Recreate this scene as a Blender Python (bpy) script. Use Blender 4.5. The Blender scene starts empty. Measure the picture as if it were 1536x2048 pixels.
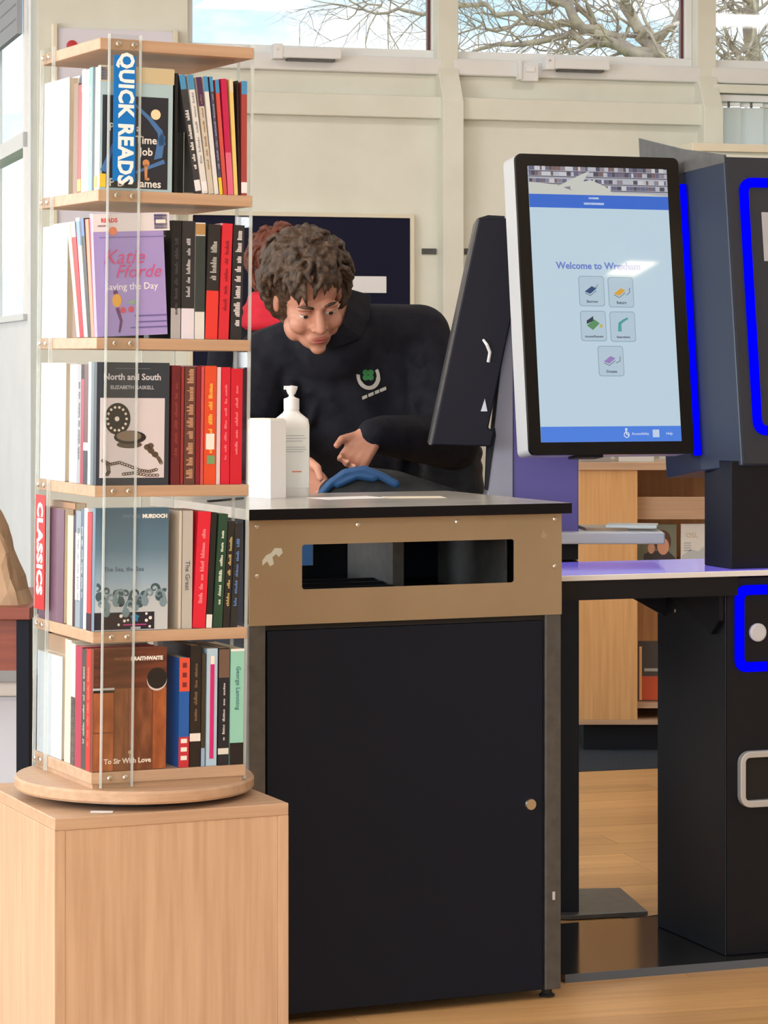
import bpy, bmesh, math, random
from mathutils import Vector, Matrix, Euler
from mathutils import noise as mnoise
R = math.radians
rnd = random.Random(7)
sc = bpy.context.scene
col = sc.collection

# ------------------------------------------------------------------ camera
F = 5500.0; HOR = 740.0; CAMZ = 1.30          # focal length in pixels of the 1536x2048 frame, horizon row, eye height
cd = bpy.data.cameras.new('camera'); cam = bpy.data.objects.new('camera', cd); col.objects.link(cam)
cam.location = (0, 0, CAMZ); cam.rotation_euler = (R(90), 0, 0)
cd.sensor_fit = 'HORIZONTAL'; cd.sensor_width = 36.0; cd.lens = F/1536*36.0
cd.shift_y = -(1024-HOR)/1536.0
cd.clip_start = .05; cd.clip_end = 400
sc.camera = cam
# ------------------------------------------------------------------ world: blue sky with white clouds
w = bpy.data.worlds.new('sky'); sc.world = w; w.use_nodes = True
nt = w.node_tree; nt.nodes.clear()
tc = nt.nodes.new('ShaderNodeTexCoord')
mp = nt.nodes.new('ShaderNodeMapping'); mp.inputs['Scale'].default_value = (5.5, 5.5, 12.0); mp.inputs['Location'].default_value = (2.3, .9, .80)
nz = nt.nodes.new('ShaderNodeTexNoise'); nz.inputs['Scale'].default_value = 1.0; nz.inputs['Detail'].default_value = 6; nz.inputs['Roughness'].default_value = .55
rp = nt.nodes.new('ShaderNodeValToRGB')
rp.color_ramp.elements[0].position = .40; rp.color_ramp.elements[0].color = (.42, .66, .86, 1)
rp.color_ramp.elements[1].position = .56; rp.color_ramp.elements[1].color = (1.2, 1.22, 1.26, 1)
bg = nt.nodes.new('ShaderNodeBackground'); bg.inputs['Strength'].default_value = 1.35
ow = nt.nodes.new('ShaderNodeOutputWorld')
nt.links.new(tc.outputs['Generated'], mp.inputs['Vector']); nt.links.new(mp.outputs['Vector'], nz.inputs['Vector'])
nt.links.new(nz.outputs['Fac'], rp.inputs['Fac']); nt.links.new(rp.outputs['Color'], bg.inputs['Color']); nt.links.new(bg.outputs['Background'], ow.inputs['Surface'])
# ------------------------------------------------------------------ daylight from the window wall behind the camera, plus an added alcove fill
def area(name, loc, target, sx, sy, power, color):
    l = bpy.data.lights.new(name, 'AREA'); l.shape = 'RECTANGLE'; l.size = sx; l.size_y = sy; l.energy = power; l.color = color
    o = bpy.data.objects.new(name, l); col.objects.link(o); o.location = loc
    o.rotation_euler = (Vector(target)-Vector(loc)).to_track_quat('-Z', 'Y').to_euler()
    return o
area('window_daylight', (-2.0, -2.6, 1.9), (-.3, 6.5, 1.0), 4.5, 1.8, 185, (.97, .985, 1))
area('window_daylight_alcove', (-6.6, 9.4, 1.9), (-1.6, 10.6, 1.6), 2.0, 1.6, 100, (.95, .975, 1))  # added fill lamp, brightens the alcove side wall
area('window_daylight_side', (-4.3, 3.4, 1.9), (0, 5.6, 1.0), 3.0, 1.6, 150, (.92, .965, 1))
# ------------------------------------------------------------------ exposure
sc.view_settings.view_transform = 'Standard'; sc.view_settings.look = 'None'
sc.view_settings.gamma = 1.0; sc.view_settings.use_curve_mapping = False
sc.view_settings.exposure = 0.14

# ------------------------------------------------------------------ materials
M = {}
def principled(name, color=(.5, .5, .5), rough=.5, metal=0.0, spec=.5, emit=None, es=1.0, coat=0.0):
    m = bpy.data.materials.new(name); m.use_nodes = True
    b = m.node_tree.nodes['Principled BSDF']
    b.inputs['Base Color'].default_value = (*color, 1); b.inputs['Roughness'].default_value = rough
    b.inputs['Metallic'].default_value = metal; b.inputs['Specular IOR Level'].default_value = spec
    b.inputs['Coat Weight'].default_value = coat; b.inputs['Coat Roughness'].default_value = .08
    if emit:
        b.inputs['Emission Color'].default_value = (*emit, 1); b.inputs['Emission Strength'].default_value = es
    M[name] = m
    return m
def noisy(name, c1, c2, scale=20, stretch=(1, 1, 1), rough=.5, metal=0.0, spec=.5, bump=0.0, bscale=None, coat=0.0, lo=.35, hi=.65, detail=4, coords='Object'):
    m = principled(name, c1, rough, metal, spec, coat=coat)
    n = m.node_tree.nodes; L = m.node_tree.links; b = n['Principled BSDF']
    t = n.new('ShaderNodeTexCoord'); p = n.new('ShaderNodeMapping'); p.inputs['Scale'].default_value = stretch
    z = n.new('ShaderNodeTexNoise'); z.inputs['Scale'].default_value = scale; z.inputs['Detail'].default_value = detail
    r = n.new('ShaderNodeValToRGB'); r.color_ramp.elements[0].position = lo; r.color_ramp.elements[1].position = hi
    r.color_ramp.elements[0].color = (*c1, 1); r.color_ramp.elements[1].color = (*c2, 1)
    L.new(t.outputs[coords], p.inputs['Vector']); L.new(p.outputs['Vector'], z.inputs['Vector']); L.new(z.outputs['Fac'], r.inputs['Fac'])
    L.new(r.outputs['Color'], b.inputs['Base Color'])
    if bump:
        bz = n.new('ShaderNodeTexNoise'); bz.inputs['Scale'].default_value = bscale or scale*2; bz.inputs['Detail'].default_value = 5
        L.new(p.outputs['Vector'], bz.inputs['Vector'])
        bn = n.new('ShaderNodeBump'); bn.inputs['Strength'].default_value = bump; bn.inputs['Distance'].default_value = .01
        L.new(bz.outputs['Fac'], bn.inputs['Height']); L.new(bn.outputs['Normal'], b.inputs['Normal'])
    return m
def clear(name, tint=(1, 1, 1), gloss=.08, rough=.02):
    m = bpy.data.materials.new(name); m.use_nodes = True; n = m.node_tree.nodes; n.clear(); L = m.node_tree.links
    t = n.new('ShaderNodeBsdfTransparent'); t.inputs['Color'].default_value = (*tint, 1)
    g = n.new('ShaderNodeBsdfGlossy'); g.inputs['Roughness'].default_value = rough
    mx = n.new('ShaderNodeMixShader'); o = n.new('ShaderNodeOutputMaterial')
    mx.inputs['Fac'].default_value = gloss
    L.new(t.outputs[0], mx.inputs[1]); L.new(g.outputs[0], mx.inputs[2]); L.new(mx.outputs[0], o.inputs['Surface'])
    M[name] = m
    return m
def S(r, g, b):                                # sRGB 0-255 to linear
    f = lambda c: (c/255/12.92 if c/255 <= .04045 else ((c/255+.055)/1.055)**2.4)
    return (f(r), f(g), f(b))
noisy('wall_paint', S(228, 228, 216), S(223, 222, 209), 6, rough=.7, bump=.02, bscale=60)
noisy('white_paint', S(232, 232, 230), S(226, 226, 225), 5, rough=.6)
principled('white_upvc', S(236, 236, 234), .35)
noisy('ceiling_paint', S(235, 233, 226), S(228, 226, 219), 8, rough=.8)
clear('window_glass', (.985, .99, .99), .05)
def wood(name, c1, c2, axis='Z', fine=9, rough=.42, coat=.1):
    st = {'X': (1.2, 26, 26), 'Y': (26, 1.2, 26), 'Z': (26, 26, 1.2)}[axis]
    return noisy(name, c1, c2, fine/3, st, rough=rough, bump=.03, bscale=fine, coat=coat, lo=.3, hi=.72, detail=6)
wood('beech_vertical', S(188, 153, 124), S(207, 174, 145), 'Z')
wood('beech_x', S(182, 149, 121), S(199, 167, 138), 'X')
wood('beech_edge', S(178, 142, 110), S(192, 156, 124), 'X')
wood('beech_warm', S(205, 155, 100), S(222, 175, 120), 'Z')
wood('mahogany', S(118, 52, 36), S(140, 66, 46), 'X')
principled('black_matt', (.0045, .0065, .0120), .5, spec=.3)
principled('charcoal_panel', (.008, .0115, .021), .42, spec=.35)
principled('blue_black', (.0030, .0036, .0120), .5, spec=.25)
principled('navy_door', (.0050, .0085, .0185), .62, spec=.22)
noisy('frame_grey', (.085, .085, .085), (.11, .11, .11), 40, rough=.42, metal=.35)
noisy('bronze_panel', S(158, 139, 112), S(164, 145, 118), 6, rough=.36, metal=.25)
principled('steel', (.62, .62, .60), .25, 1.0)
principled('silver_plastic', S(196, 199, 203), .35, .3)
principled('dark_grey_panel', (.030, .034, .046), .45, spec=.3)
principled('navy_side', (.016, .026, .052), .38, spec=.4)
principled('glossy_plinth', (.016, .017, .020), .12, spec=.6)
principled('blue_grey_trim', (.10, .12, .15), .45)
noisy('laminate_dark_top', (.40, .39, .36), (.47, .455, .43), 9, rough=.22, spec=.6)
principled('laminate_edge', (.003, .003, .005), .6, spec=.2)
principled('led_blue', (0, 0, .02), .9, emit=(.0, .0, 1.0), es=1.1, spec=0)
principled('purple_panel', S(86, 78, 150), .4)
principled('lavender_grey', S(150, 152, 165), .4)
principled('white_plastic', S(232, 233, 234), .35)
principled('pale_plastic', S(205, 210, 220), .3)
clear('acrylic', (.975, .985, .985), .06, .03)
def frosted(name, color, mix):
    m = bpy.data.materials.new(name); m.use_nodes = True; n = m.node_tree.nodes; n.clear(); L = m.node_tree.links
    t = n.new('ShaderNodeBsdfTransparent'); d = n.new('ShaderNodeBsdfDiffuse'); d.inputs['Color'].default_value = (*color, 1)
    mx = n.new('ShaderNodeMixShader'); mx.inputs['Fac'].default_value = mix; o = n.new('ShaderNodeOutputMaterial')
    L.new(t.outputs[0], mx.inputs[1]); L.new(d.outputs[0], mx.inputs[2]); L.new(mx.outputs[0], o.inputs['Surface']); M[name] = m
frosted('acrylic_edge', (.80, .88, .88), .36)
principled('dark_void', (.004, .004, .005), .7)
principled('rubber', (.015, .015, .015), .7)
principled('paper_white', S(236, 236, 238), .7)
principled('paper_cream', S(226, 219, 200), .75)
noisy('pages', S(226, 215, 190), S(206, 194, 168), 3, (1, 400, 1), rough=.85)
noisy('kraft_paper', S(160, 130, 102), S(178, 148, 118), 10, rough=.8, bump=.15, bscale=14)
principled('navy_felt', (.014, .015, .034), .95, spec=.1)
principled('cream_frame', S(226, 218, 196), .45)
noisy('carpet', (.030, .038, .052), (.045, .055, .072), 260, rough=.95, spec=.1, bump=.2)
noisy('grass', (.10, .17, .05), (.16, .22, .08), 8, rough=.9)
noisy('bark', S(176, 158, 146), S(216, 198, 170), 14, rough=.9, bump=.2)
noisy('skin', S(200, 146, 124), S(190, 134, 112), 25, rough=.5, bump=.05, bscale=200)
noisy('brown_hair', S(44, 33, 26), S(86, 66, 50), 70, rough=.55, bump=.3, bscale=160)
noisy('auburn_hair', S(92, 44, 30), S(120, 62, 42), 60, rough=.55, bump=.3, bscale=160)
noisy('navy_fleece', (.0090, .0098, .0160), (.0145, .0155, .0235), 30, rough=.85, spec=.2, bump=.35, bscale=22)
noisy('quilted_black', (.012, .013, .016), (.022, .023, .027), 24, rough=.6, spec=.3, bump=.5, bscale=30)
principled('dark_trouser', (.012, .013, .018), .9)
principled('red_cloth', S(205, 26, 52), .8)
principled('shoe_black', (.01, .01, .01), .5)
principled('eye_white', (.75, .72, .70), .2)
principled('eye_iris', (.03, .02, .015), .15)
principled('lips', S(168, 92, 84), .45)
noisy('bag_fabric', (.016, .020, .024), (.028, .034, .040), 40, rough=.75, bump=.3, bscale=30)
principled('bag_blue', S(28, 76, 126), .6)

# ------------------------------------------------------------------ mesh builder
class MB:
    def __init__(s): s.v = []; s.f = []; s.m = []
    def add(s, vs, fs, mi=0, T=None):
        o = len(s.v)
        s.v += [tuple(T @ Vector(v)) if T else tuple(v) for v in vs]
        s.f += [tuple(i+o for i in f) for f in fs]; s.m += [mi]*len(fs)
        return s
    def box(s, x0, x1, y0, y1, z0, z1, mi=0, T=None):
        return s.add([(x0, y0, z0), (x1, y0, z0), (x1, y1, z0), (x0, y1, z0), (x0, y0, z1), (x1, y0, z1), (x1, y1, z1), (x0, y1, z1)],
                     [(0, 3, 2, 1), (4, 5, 6, 7), (0, 1, 5, 4), (1, 2, 6, 5), (2, 3, 7, 6), (3, 0, 4, 7)], mi, T)
    def prism(s, pts, axis, a, b, mi=0, T=None):
        # pts: 2-D outline; axis 'y': (x,z) outline swept in y; 'z': (x,y); 'x': (y,z)
        k = {'x': lambda p, t: (t, p[0], p[1]), 'y': lambda p, t: (p[0], t, p[1]), 'z': lambda p, t: (p[0], p[1], t)}[axis]
        n = len(pts)
        vs = [k(p, a) for p in pts]+[k(p, b) for p in pts]
        fs = [tuple(range(n)), tuple(range(2*n-1, n-1, -1))]+[(i, n+i, n+(i+1) % n, (i+1) % n) for i in range(n)]
        return s.add(vs, fs, mi, T)
    def ring(s, outer, inner, axis, a, b, mi=0, T=None):
        k = {'x': lambda p, t: (t, p[0], p[1]), 'y': lambda p, t: (p[0], t, p[1]), 'z': lambda p, t: (p[0], p[1], t)}[axis]
        n = len(outer)
        vs = [k(p, a) for p in outer]+[k(p, a) for p in inner]+[k(p, b) for p in outer]+[k(p, b) for p in inner]
        fs = []
        for i in range(n):
            j = (i+1) % n
            fs += [(i, j, n+j, n+i), (2*n+i, 3*n+i, 3*n+j, 2*n+j), (i, 2*n+i, 2*n+j, j), (n+i, n+j, 3*n+j, 3*n+i)]
        return s.add(vs, fs, mi, T)
    def lathe(s, prof, n=24, mi=0, T=None):
        vs = []; fs = []; k = len(prof)
        for i in range(n):
            a = 2*math.pi*i/n
            vs += [(r*math.cos(a), r*math.sin(a), z) for r, z in prof]
        for i in range(n):
            j = (i+1) % n
            fs += [(i*k+q, j*k+q, j*k+q+1, i*k+q+1) for q in range(k-1)]
        fs += [tuple(i*k for i in range(n-1, -1, -1)), tuple(i*k+k-1 for i in range(n))]
        return s.add(vs, fs, mi, T)
    def tube(s, pts, rad, n=8, mi=0):
        pts = [Vector(p) for p in pts]; N = len(pts)
        rad = rad if isinstance(rad, (list, tuple)) else [rad]*N
        vs = []; fs = []; up = None
        for i, p in enumerate(pts):
            t = (pts[min(i+1, N-1)]-pts[max(i-1, 0)]).normalized()
            if up is None: up = t.orthogonal()
            up = (up-t*up.dot(t))
            up = up.normalized() if up.length > 1e-6 else t.orthogonal().normalized()
            q = t.cross(up)
            vs += [tuple(p+(up*math.cos(2*math.pi*k/n)+q*math.sin(2*math.pi*k/n))*rad[i]) for k in range(n)]
        for i in range(N-1):
            for k in range(n):
                fs.append((i*n+k, i*n+(k+1) % n, (i+1)*n+(k+1) % n, (i+1)*n+k))
        fs += [tuple(range(n-1, -1, -1)), tuple((N-1)*n+k for k in range(n))]
        return s.add(vs, fs, mi)
    def ell(s, c, r, rot=None, n=16, mi=0, T=None):
        prof = [(max(1e-4, math.sin(math.pi*i/(n//2)))*1.0, -math.cos(math.pi*i/(n//2))) for i in range(n//2+1)]
        Q = Matrix.Translation(c) @ (rot.to_4x4() if rot else Matrix.Identity(4)) @ Matrix.Diagonal((r[0], r[1], r[2], 1))
        return s.lathe(prof, n, mi, (T @ Q) if T else Q)
    def cap(s, p0, r0, p1, r1, n=12, mi=0):                  # a tapered capsule
        p0 = Vector(p0); p1 = Vector(p1); d = p1-p0; L = d.length
        q = d.to_track_quat('Z', 'Y').to_matrix().to_4x4()
        prof = [(max(1e-4, r0*math.cos(a)), r0*math.sin(a)) for a in [R(-90+18*i) for i in range(6)]]
        prof += [(max(1e-4, r1*math.cos(a)), L+r1*math.sin(a)) for a in [R(18*i) for i in range(6)]]
        return s.lathe(prof, n, mi, Matrix.Translation(p0) @ q)
    def build(s, name, mats, parent=None, T=None, bevel=0.0, smooth=False, seg=2):
        me = bpy.data.meshes.new(name); me.from_pydata(s.v, [], s.f)
        bm = bmesh.new(); bm.from_mesh(me); bmesh.ops.recalc_face_normals(bm, faces=bm.faces[:]); bm.to_mesh(me); bm.free()
        for mm in (mats if isinstance(mats, (list, tuple)) else [mats]): me.materials.append(M[mm] if isinstance(mm, str) else mm)
        for i, p in enumerate(me.polygons): p.material_index = s.m[i]; p.use_smooth = smooth
        o = bpy.data.objects.new(name, me); col.objects.link(o)
        if parent: o.parent = parent
        if T is not None: o.matrix_basis = T
        if bevel:
            bv = o.modifiers.new('bevel', 'BEVEL'); bv.width = bevel; bv.segments = seg; bv.limit_method = 'ANGLE'; bv.angle_limit = R(40)
        return o
def empty(name, T=None):
    o = bpy.data.objects.new(name, None); col.objects.link(o); o.empty_display_size = .05
    if T is not None: o.matrix_basis = T
    return o
def tag(o, label=None, cat=None, group=None, kind=None):
    if label: o['label'] = label
    if cat: o['category'] = cat
    if group: o['group'] = group
    if kind: o['kind'] = kind
    return o
def rrect(x0, x1, z0, z1, r, n=5):
    out = []
    for cx, cz, a0 in ((x1-r, z1-r, 0), (x0+r, z1-r, 90), (x0+r, z0+r, 180), (x1-r, z0+r, 270)):
        out += [(cx+r*math.cos(R(a0+90*i/n)), cz+r*math.sin(R(a0+90*i/n))) for i in range(n+1)]
    return out
def circle(cx, cz, r, n=20, ry=None): return [(cx+r*math.cos(2*math.pi*i/n), cz+(ry or r)*math.sin(2*math.pi*i/n)) for i in range(n)]
def bx(*a): return MB().box(*a)
def W(px, py, Y): return Vector(((px-768)*Y/F, Y, CAMZ-(py-HOR)*Y/F))     # a point seen at a pixel, at its own distance
T3 = Matrix.Translation
def frame(xa, ya, za, o=(0, 0, 0)):
    return Matrix(((xa[0], ya[0], za[0], o[0]), (xa[1], ya[1], za[1], o[1]), (xa[2], ya[2], za[2], o[2]), (0, 0, 0, 1)))
def face_y(x, y, z): return frame((1, 0, 0), (0, 0, 1), (0, -1, 0), (x, y, z))      # lettering upright on a face looking to -y
def down_y(x, y, z): return frame((0, 0, -1), (1, 0, 0), (0, -1, 0), (x, y, z))     # lettering running down a face looking to -y
def down_x(x, y, z): return frame((0, 0, -1), (0, -1, 0), (-1, 0, 0), (x, y, z))    # lettering running down a face looking to -x
def text(name, s, size, T, mat, parent, bold=0.0, align='CENTER', sx=1.0, shear=0.0, space=1.0):
    c = bpy.data.curves.new(name, 'FONT'); c.body = s; c.size = size; c.align_x = align; c.align_y = 'CENTER'
    c.offset = bold; c.shear = shear; c.space_character = space; c.resolution_u = 2; c.extrude = .0002
    t = bpy.data.objects.new(name, c); col.objects.link(t)
    dg = bpy.context.evaluated_depsgraph_get(); dg.update()
    me = bpy.data.meshes.new_from_object(t.evaluated_get(dg)); bpy.data.objects.remove(t)
    me.materials.clear(); me.materials.append(M[mat] if isinstance(mat, str) else mat)
    o = bpy.data.objects.new(name, me); col.objects.link(o); o.parent = parent
    o.matrix_basis = T @ Matrix.Diagonal((sx, 1, 1, 1))
    return o
_cc = {}
def C(*rgb, rough=.38, coat=.25):
    k = (rgb, rough)
    if k not in _cc: _cc[k] = principled('printed_colour_%d_%d_%d' % rgb, S(*rgb), rough, coat=coat)
    return _cc[k]
# ================================================================== the room: u runs along the window wall, v away from the camera
YAW = R(15.8); cy_, sy_ = math.cos(YAW), math.sin(YAW)
ROOM = Matrix.Rotation(YAW, 4, 'Z')
def RW(px, py, v):
    dx = (px-768)/F; Y = v/(cy_-sy_*dx)
    return Y*(cy_*dx+sy_), CAMZ-(py-HOR)*Y/F
def U(px, v): return RW(px, 0, v)[0]
VW = 9.93                                     # face of the window wall
UC = 1.504                                    # corner where the wall turns away
UL, UR, VN, VF, ZC = -4.6, 9.0, -3.6, 14.5, 3.4
def struct(mb, name, mat, label, cat='wall', bevel=0): return tag(mb.build(name, mat, None, ROOM, bevel), label, cat, kind='structure')

# floor: boards as pieces, the far and near ones joined
fm = noisy('laminate_oak', S(196, 148, 96), S(222, 178, 122), 2.2, (1.0, 16, 16), rough=.32, bump=.02, bscale=10, coat=.15, lo=.25, hi=.75, detail=7)
n_ = fm.node_tree.nodes; L_ = fm.node_tree.links
oi = n_.new('ShaderNodeObjectInfo'); hs = n_.new('ShaderNodeHueSaturation'); mr = n_.new('ShaderNodeMapRange')
mr.inputs['To Min'].default_value = .86; mr.inputs['To Max'].default_value = 1.08
L_.new(oi.outputs['Random'], mr.inputs['Value']); L_.new(mr.outputs['Result'], hs.inputs['Value'])
L_.new(n_['Color Ramp'].outputs['Color'], hs.inputs['Color']); L_.new(hs.outputs['Color'], n_['Principled BSDF'].inputs['Base Color'])
VC = 8.39                                     # the carpet begins here
floor = struct(bx(UL, UR, VN, VC, -.12, -.008), 'floor', 'laminate_oak', 'pale oak laminate board floor', 'floor')
PW, PL = .145, 1.22
plank_me = None; rest = MB(); vr = VC; row = 0
while vr > VN+PW:
    off = rnd.random()*PL; u0 = UL
    u = UL-off
    while u < UR:
        a, b = max(u, UL), min(u+PL, UR)
        if b-a > .02:
            if vr > 4.2 and b > -.8 and a < 3.6 and b-a > PL-.001:
                if plank_me is None:
                    o = bx(0, PL-.0015, 0, PW-.0015, -.0078, 0).build('plank', 'laminate_oak', floor, T3((a, vr-PW, 0)), .0008, seg=1); plank_me = o.data
                else:
                    o = bpy.data.objects.new('plank', plank_me); col.objects.link(o); o.parent = floor; o.matrix_basis = T3((a, vr-PW, 0))
            else:
                rest.box(a, b-.0015, vr-PW, vr-.0015, -.0078, 0)
        u += PL
    vr -= PW; row += 1
tag(rest.build('outlying_planks', 'laminate_oak', floor), kind='stuff')
struct(bx(UL, UR, VC, VW+.14, -.12, .002).box(UL, UC+.1, VW+.14, VF, -.12, .002), 'floor_carpet', 'carpet', 'dark blue grey carpet beyond the board floor', 'carpet')
struct(bx(UL-.2, UR+.2, VN-.2, VW+.18, ZC, ZC+.1).box(UL-.2, UC+.15, VW+.18, VF+.2, ZC, ZC+.1), 'ceiling', 'ceiling_paint', 'white painted ceiling', 'ceiling')

# window wall. heights
ZR0, ZR1, ZS0, ZG = 2.245, 2.327, 2.415, 2.512
ZT = 3.15
P1a, P1b = U(886, 9.86), U(927, 9.86)          # first post
P2a, P2b = U(1408, 9.86), U(1446, 9.86)        # second post
P3a = P2b+(P2a-P1b); P3b = P3a+(P2b-P2a)
UW0 = U(376, VW)                               # left end of the first window bay
wb = MB()
wb.box(UC, UW0, VW, VW+.16, 0, ZC)                                        # plain stretch left of the windows
for a, b in ((UW0, P1a+.03), (P1b-.03, P2a+.03)):
    wb.box(a, b, VW, VW+.14, 0, ZR1)
    wb.box(a, b, VW+.03, VW+.14, ZR1, ZS0)
wb.box(P2b-.03, P3a+.03, VW, VW+.14, 0, 1.25)
wb.box(P2b-.03, P3a+.03, VW+.02, VW+.14, 2.385, ZS0)
wb.box(P3b-.03, UR, VW, VW+.14, 0, ZC)
wb.box(UW0, UR, VW+.02, VW+.14, ZT, ZC)
wall = struct(wb, 'wall_back', 'wall_paint', 'cream panelled wall under high windows', bevel=.003)
def on_wall(mb, name, mat, bevel=0.0): return mb.build(name, mat, wall, None, bevel)
for a, b in ((UW0, P1a+.02), (P1b-.02, P2a+.02)):
    on_wall(bx(a, b, VW-.045, VW+.01, ZR0, ZR1), 'rail', 'wall_paint', .004)
    on_wall(bx(a, b, VW-.005, VW+.09, ZS0, ZG-.035), 'sill_board', 'white_paint', .006)
on_wall(bx(P2b-.02, P3a, VW-.005, VW+.09, ZS0, ZG-.035), 'sill_board', 'white_paint', .006)
on_wall(bx(P2b-.02, P3a, VW-.03, VW+.02, 2.375, ZS0-.006), 'blind_pelmet', 'wall_paint', .003)
for a, b in ((P1a, P1b), (P2a, P2b), (P3a, P3b)):
    prof = [(VW+.12, 0), (VW-.075, 0), (VW-.075, 2.31), (VW-.004, 2.44), (VW-.004, ZC), (VW+.12, ZC)]
    on_wall(MB().prism(prof, 'x', a, b), 'post', 'wall_paint', .003)
# windows of the bays
def bay_window(k, a, b, label):
    T = ROOM
    f = MB(); v0, v1 = VW+.05, VW+.11; fw = .028
    ins = [(a+fw, b-fw, ZG, ZT-fw)]
    f.box(a, b, v0, v1, ZG-.035, ZG); f.box(a, b, v0, v1, ZT-fw, ZT+.01)
    f.box(a, a+fw, v0, v1, ZG, ZT-fw); f.box(b-fw, b, v0, v1, ZG, ZT-fw)
    o = tag(f.build('window_%d' % k, 'white_upvc', None, ROOM, .003), label, 'window', kind='structure')
    bx(a+fw, b-fw, v0+.026, v0+.032, ZG, ZT-fw).build('pane', 'window_glass', o)
    bx(b-fw-.012, b-fw, v0+.02, v0+.04, ZG, ZT-fw).build('gasket', C(96, 48, 40), o)
    return o
bay_window(1, UW0, U(872, VW+.05)+.012, 'high window showing blue sky and cloud left of the first post')
bay_window(2, P1b-.01, P2a+.0, 'high window filled with bare branches between the two posts')
bay_window(3, P2b-.01, P3a, 'high window above the vertical blinds')
lw = MB(); lw.box(P2b-.01, P3a, VW+.06, VW+.10, 1.25, 1.29); lw.box(P2b-.01, P3a, VW+.06, VW+.10, 2.345, 2.385); lw.box(P2b-.01, P2b+.03, VW+.06, VW+.10, 1.29, 2.345); lw.box(P3a-.04, P3a, VW+.06, VW+.10, 1.29, 2.345)
lwo = tag(lw.build('window_4', 'white_upvc', None, ROOM, .003), 'lower window behind the vertical blinds', 'window', kind='structure')
bx(P2b+.03, P3a-.04, VW+.078, VW+.084, 1.29, 2.345).build('pane', 'window_glass', lwo)
# the wall that turns away at the left: glazed, facing left
ga, gb = 10.17, 13.6
gz = MB()
gz.box(UC-.0, UC+.10, VW, ga, 0, ZC); gz.box(UC, UC+.10, ga, VF, 0, 1.485); gz.box(UC, UC+.10, ga, VF, 3.2, ZC); gz.box(UC, UC+.10, gb, VF, 1.485, 3.2)
struct(gz, 'wall_side', 'white_paint', 'white glazed side wall running back beside the spinner')
gf = MB()
for z0, z1 in ((1.485, 1.51), (2.125, 2.185), (3.17, 3.2)): gf.box(UC-.015, UC+.06, ga, gb, z0, z1)
for v in (ga, ga+1.1, ga+2.2, gb-.05): gf.box(UC-.015, UC+.06, v, v+.05 if v > ga else v+.012, 1.485, 3.2)
wo = tag(gf.build('window_5', 'white_upvc', None, ROOM, .002), 'white framed side window with blown out daylight', 'window', kind='structure')
for z0, z1 in ((1.51, 2.125), (2.185, 3.17)):
    for v in (ga, ga+1.1, ga+2.2): bx(UC+.02, UC+.026, v+.03, v+1.08, z0, z1).build('pane', 'window_glass', wo)
principled('grey_blind', S(150, 151, 156), .6)
bl = bx(UC-.04, UC-.02, ga-.01, gb, 2.545, 3.19).build('roller_blind', 'grey_blind', None, ROOM); tag(bl, 'grey half lowered roller blind in the side window', 'blind')
for i in range(9): bx(UC-.0415, UC-.04, ga+.02, gb, 2.60+i*.055, 2.606+i*.055).build('crease', C(112, 113, 120), bl)
# the rest of the room shell
def holed(a0, a1, h0, h1):                     # wall strip with a long window opening
    return (a0, a1, 0, .9), (a0, a1, 2.9, ZC), (a0, h0, .9, 2.9), (h1, a1, .9, 2.9)
rb = MB()
for a, b, z0, z1 in holed(UL, UR, -5+.6, 1.5): rb.box(a, b, VN-.15, VN, z0, z1)
struct(rb, 'wall_front', 'wall_paint', 'cream wall with long window facing the spinner')
lb = MB()
for a, b, z0, z1 in holed(VN, 7.5, 2.4, 6.2)+((7.5, VF, 0, .9), (7.5, VF, 2.9, ZC), (7.5, 9.6, .9, 2.9), (12.4, VF, .9, 2.9)): lb.box(UL-.15, UL, a, b, z0, z1)  # far opening added to go with the alcove fill lamp
struct(lb, 'wall_left', 'wall_paint', 'cream wall at the left with window')
struct(bx(UR, UR+.15, VN, VW+.14, 0, ZC), 'wall_right', 'wall_paint', 'cream wall at the right')
struct(bx(UL, UC, VF, VF+.15, 0, ZC), 'wall_alcove', 'wall_paint', 'cream end wall of the alcove')
# ceiling luminaires
principled('lamp_diffuser', S(255, 250, 235), .5, emit=(1.0, .975, .94), es=12)
k = 0
for u, v in [(u, v) for u in (-2.2, .6, 3.4, 6.2) for v in (-.6, 2.6, 5.4, 8.0) if not (u > 6 and v < 0)]+[(.2, 10.9), (-1.6, 12.2)]:  # last two panels added to brighten the alcove wall
    if True:
        t = empty('ceiling_light', ROOM @ T3((u, v, 3.3)))
        tag(t, 'square white ceiling light panel', 'light', 'ceiling light panels')
        MB().ring(rrect(-.31, .31, -.31, .31, .02, 2), rrect(-.28, .28, -.28, .28, .01, 2), 'z', 0, .1).build('housing', 'white_plastic', t)
        bx(-.28, .28, -.28, .28, .012, .02).build('diffuser', 'lamp_diffuser', t); k += 1
t = empty('ceiling_light', ROOM @ T3((5.52, .06, 3.3))); tag(t, 'small warm white ceiling downlight', 'light')
MB().ring(rrect(-.10, .10, -.14, .14, .02, 2), rrect(-.085, .085, -.125, .125, .01, 2), 'z', 0, .1).build('housing', 'white_plastic', t)
principled('warm_diffuser', S(255, 240, 200), .5, emit=(1.0, .86, .55), es=16); bx(-.085, .085, -.125, .125, .012, .02).build('diffuser', 'warm_diffuser', t)
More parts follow.
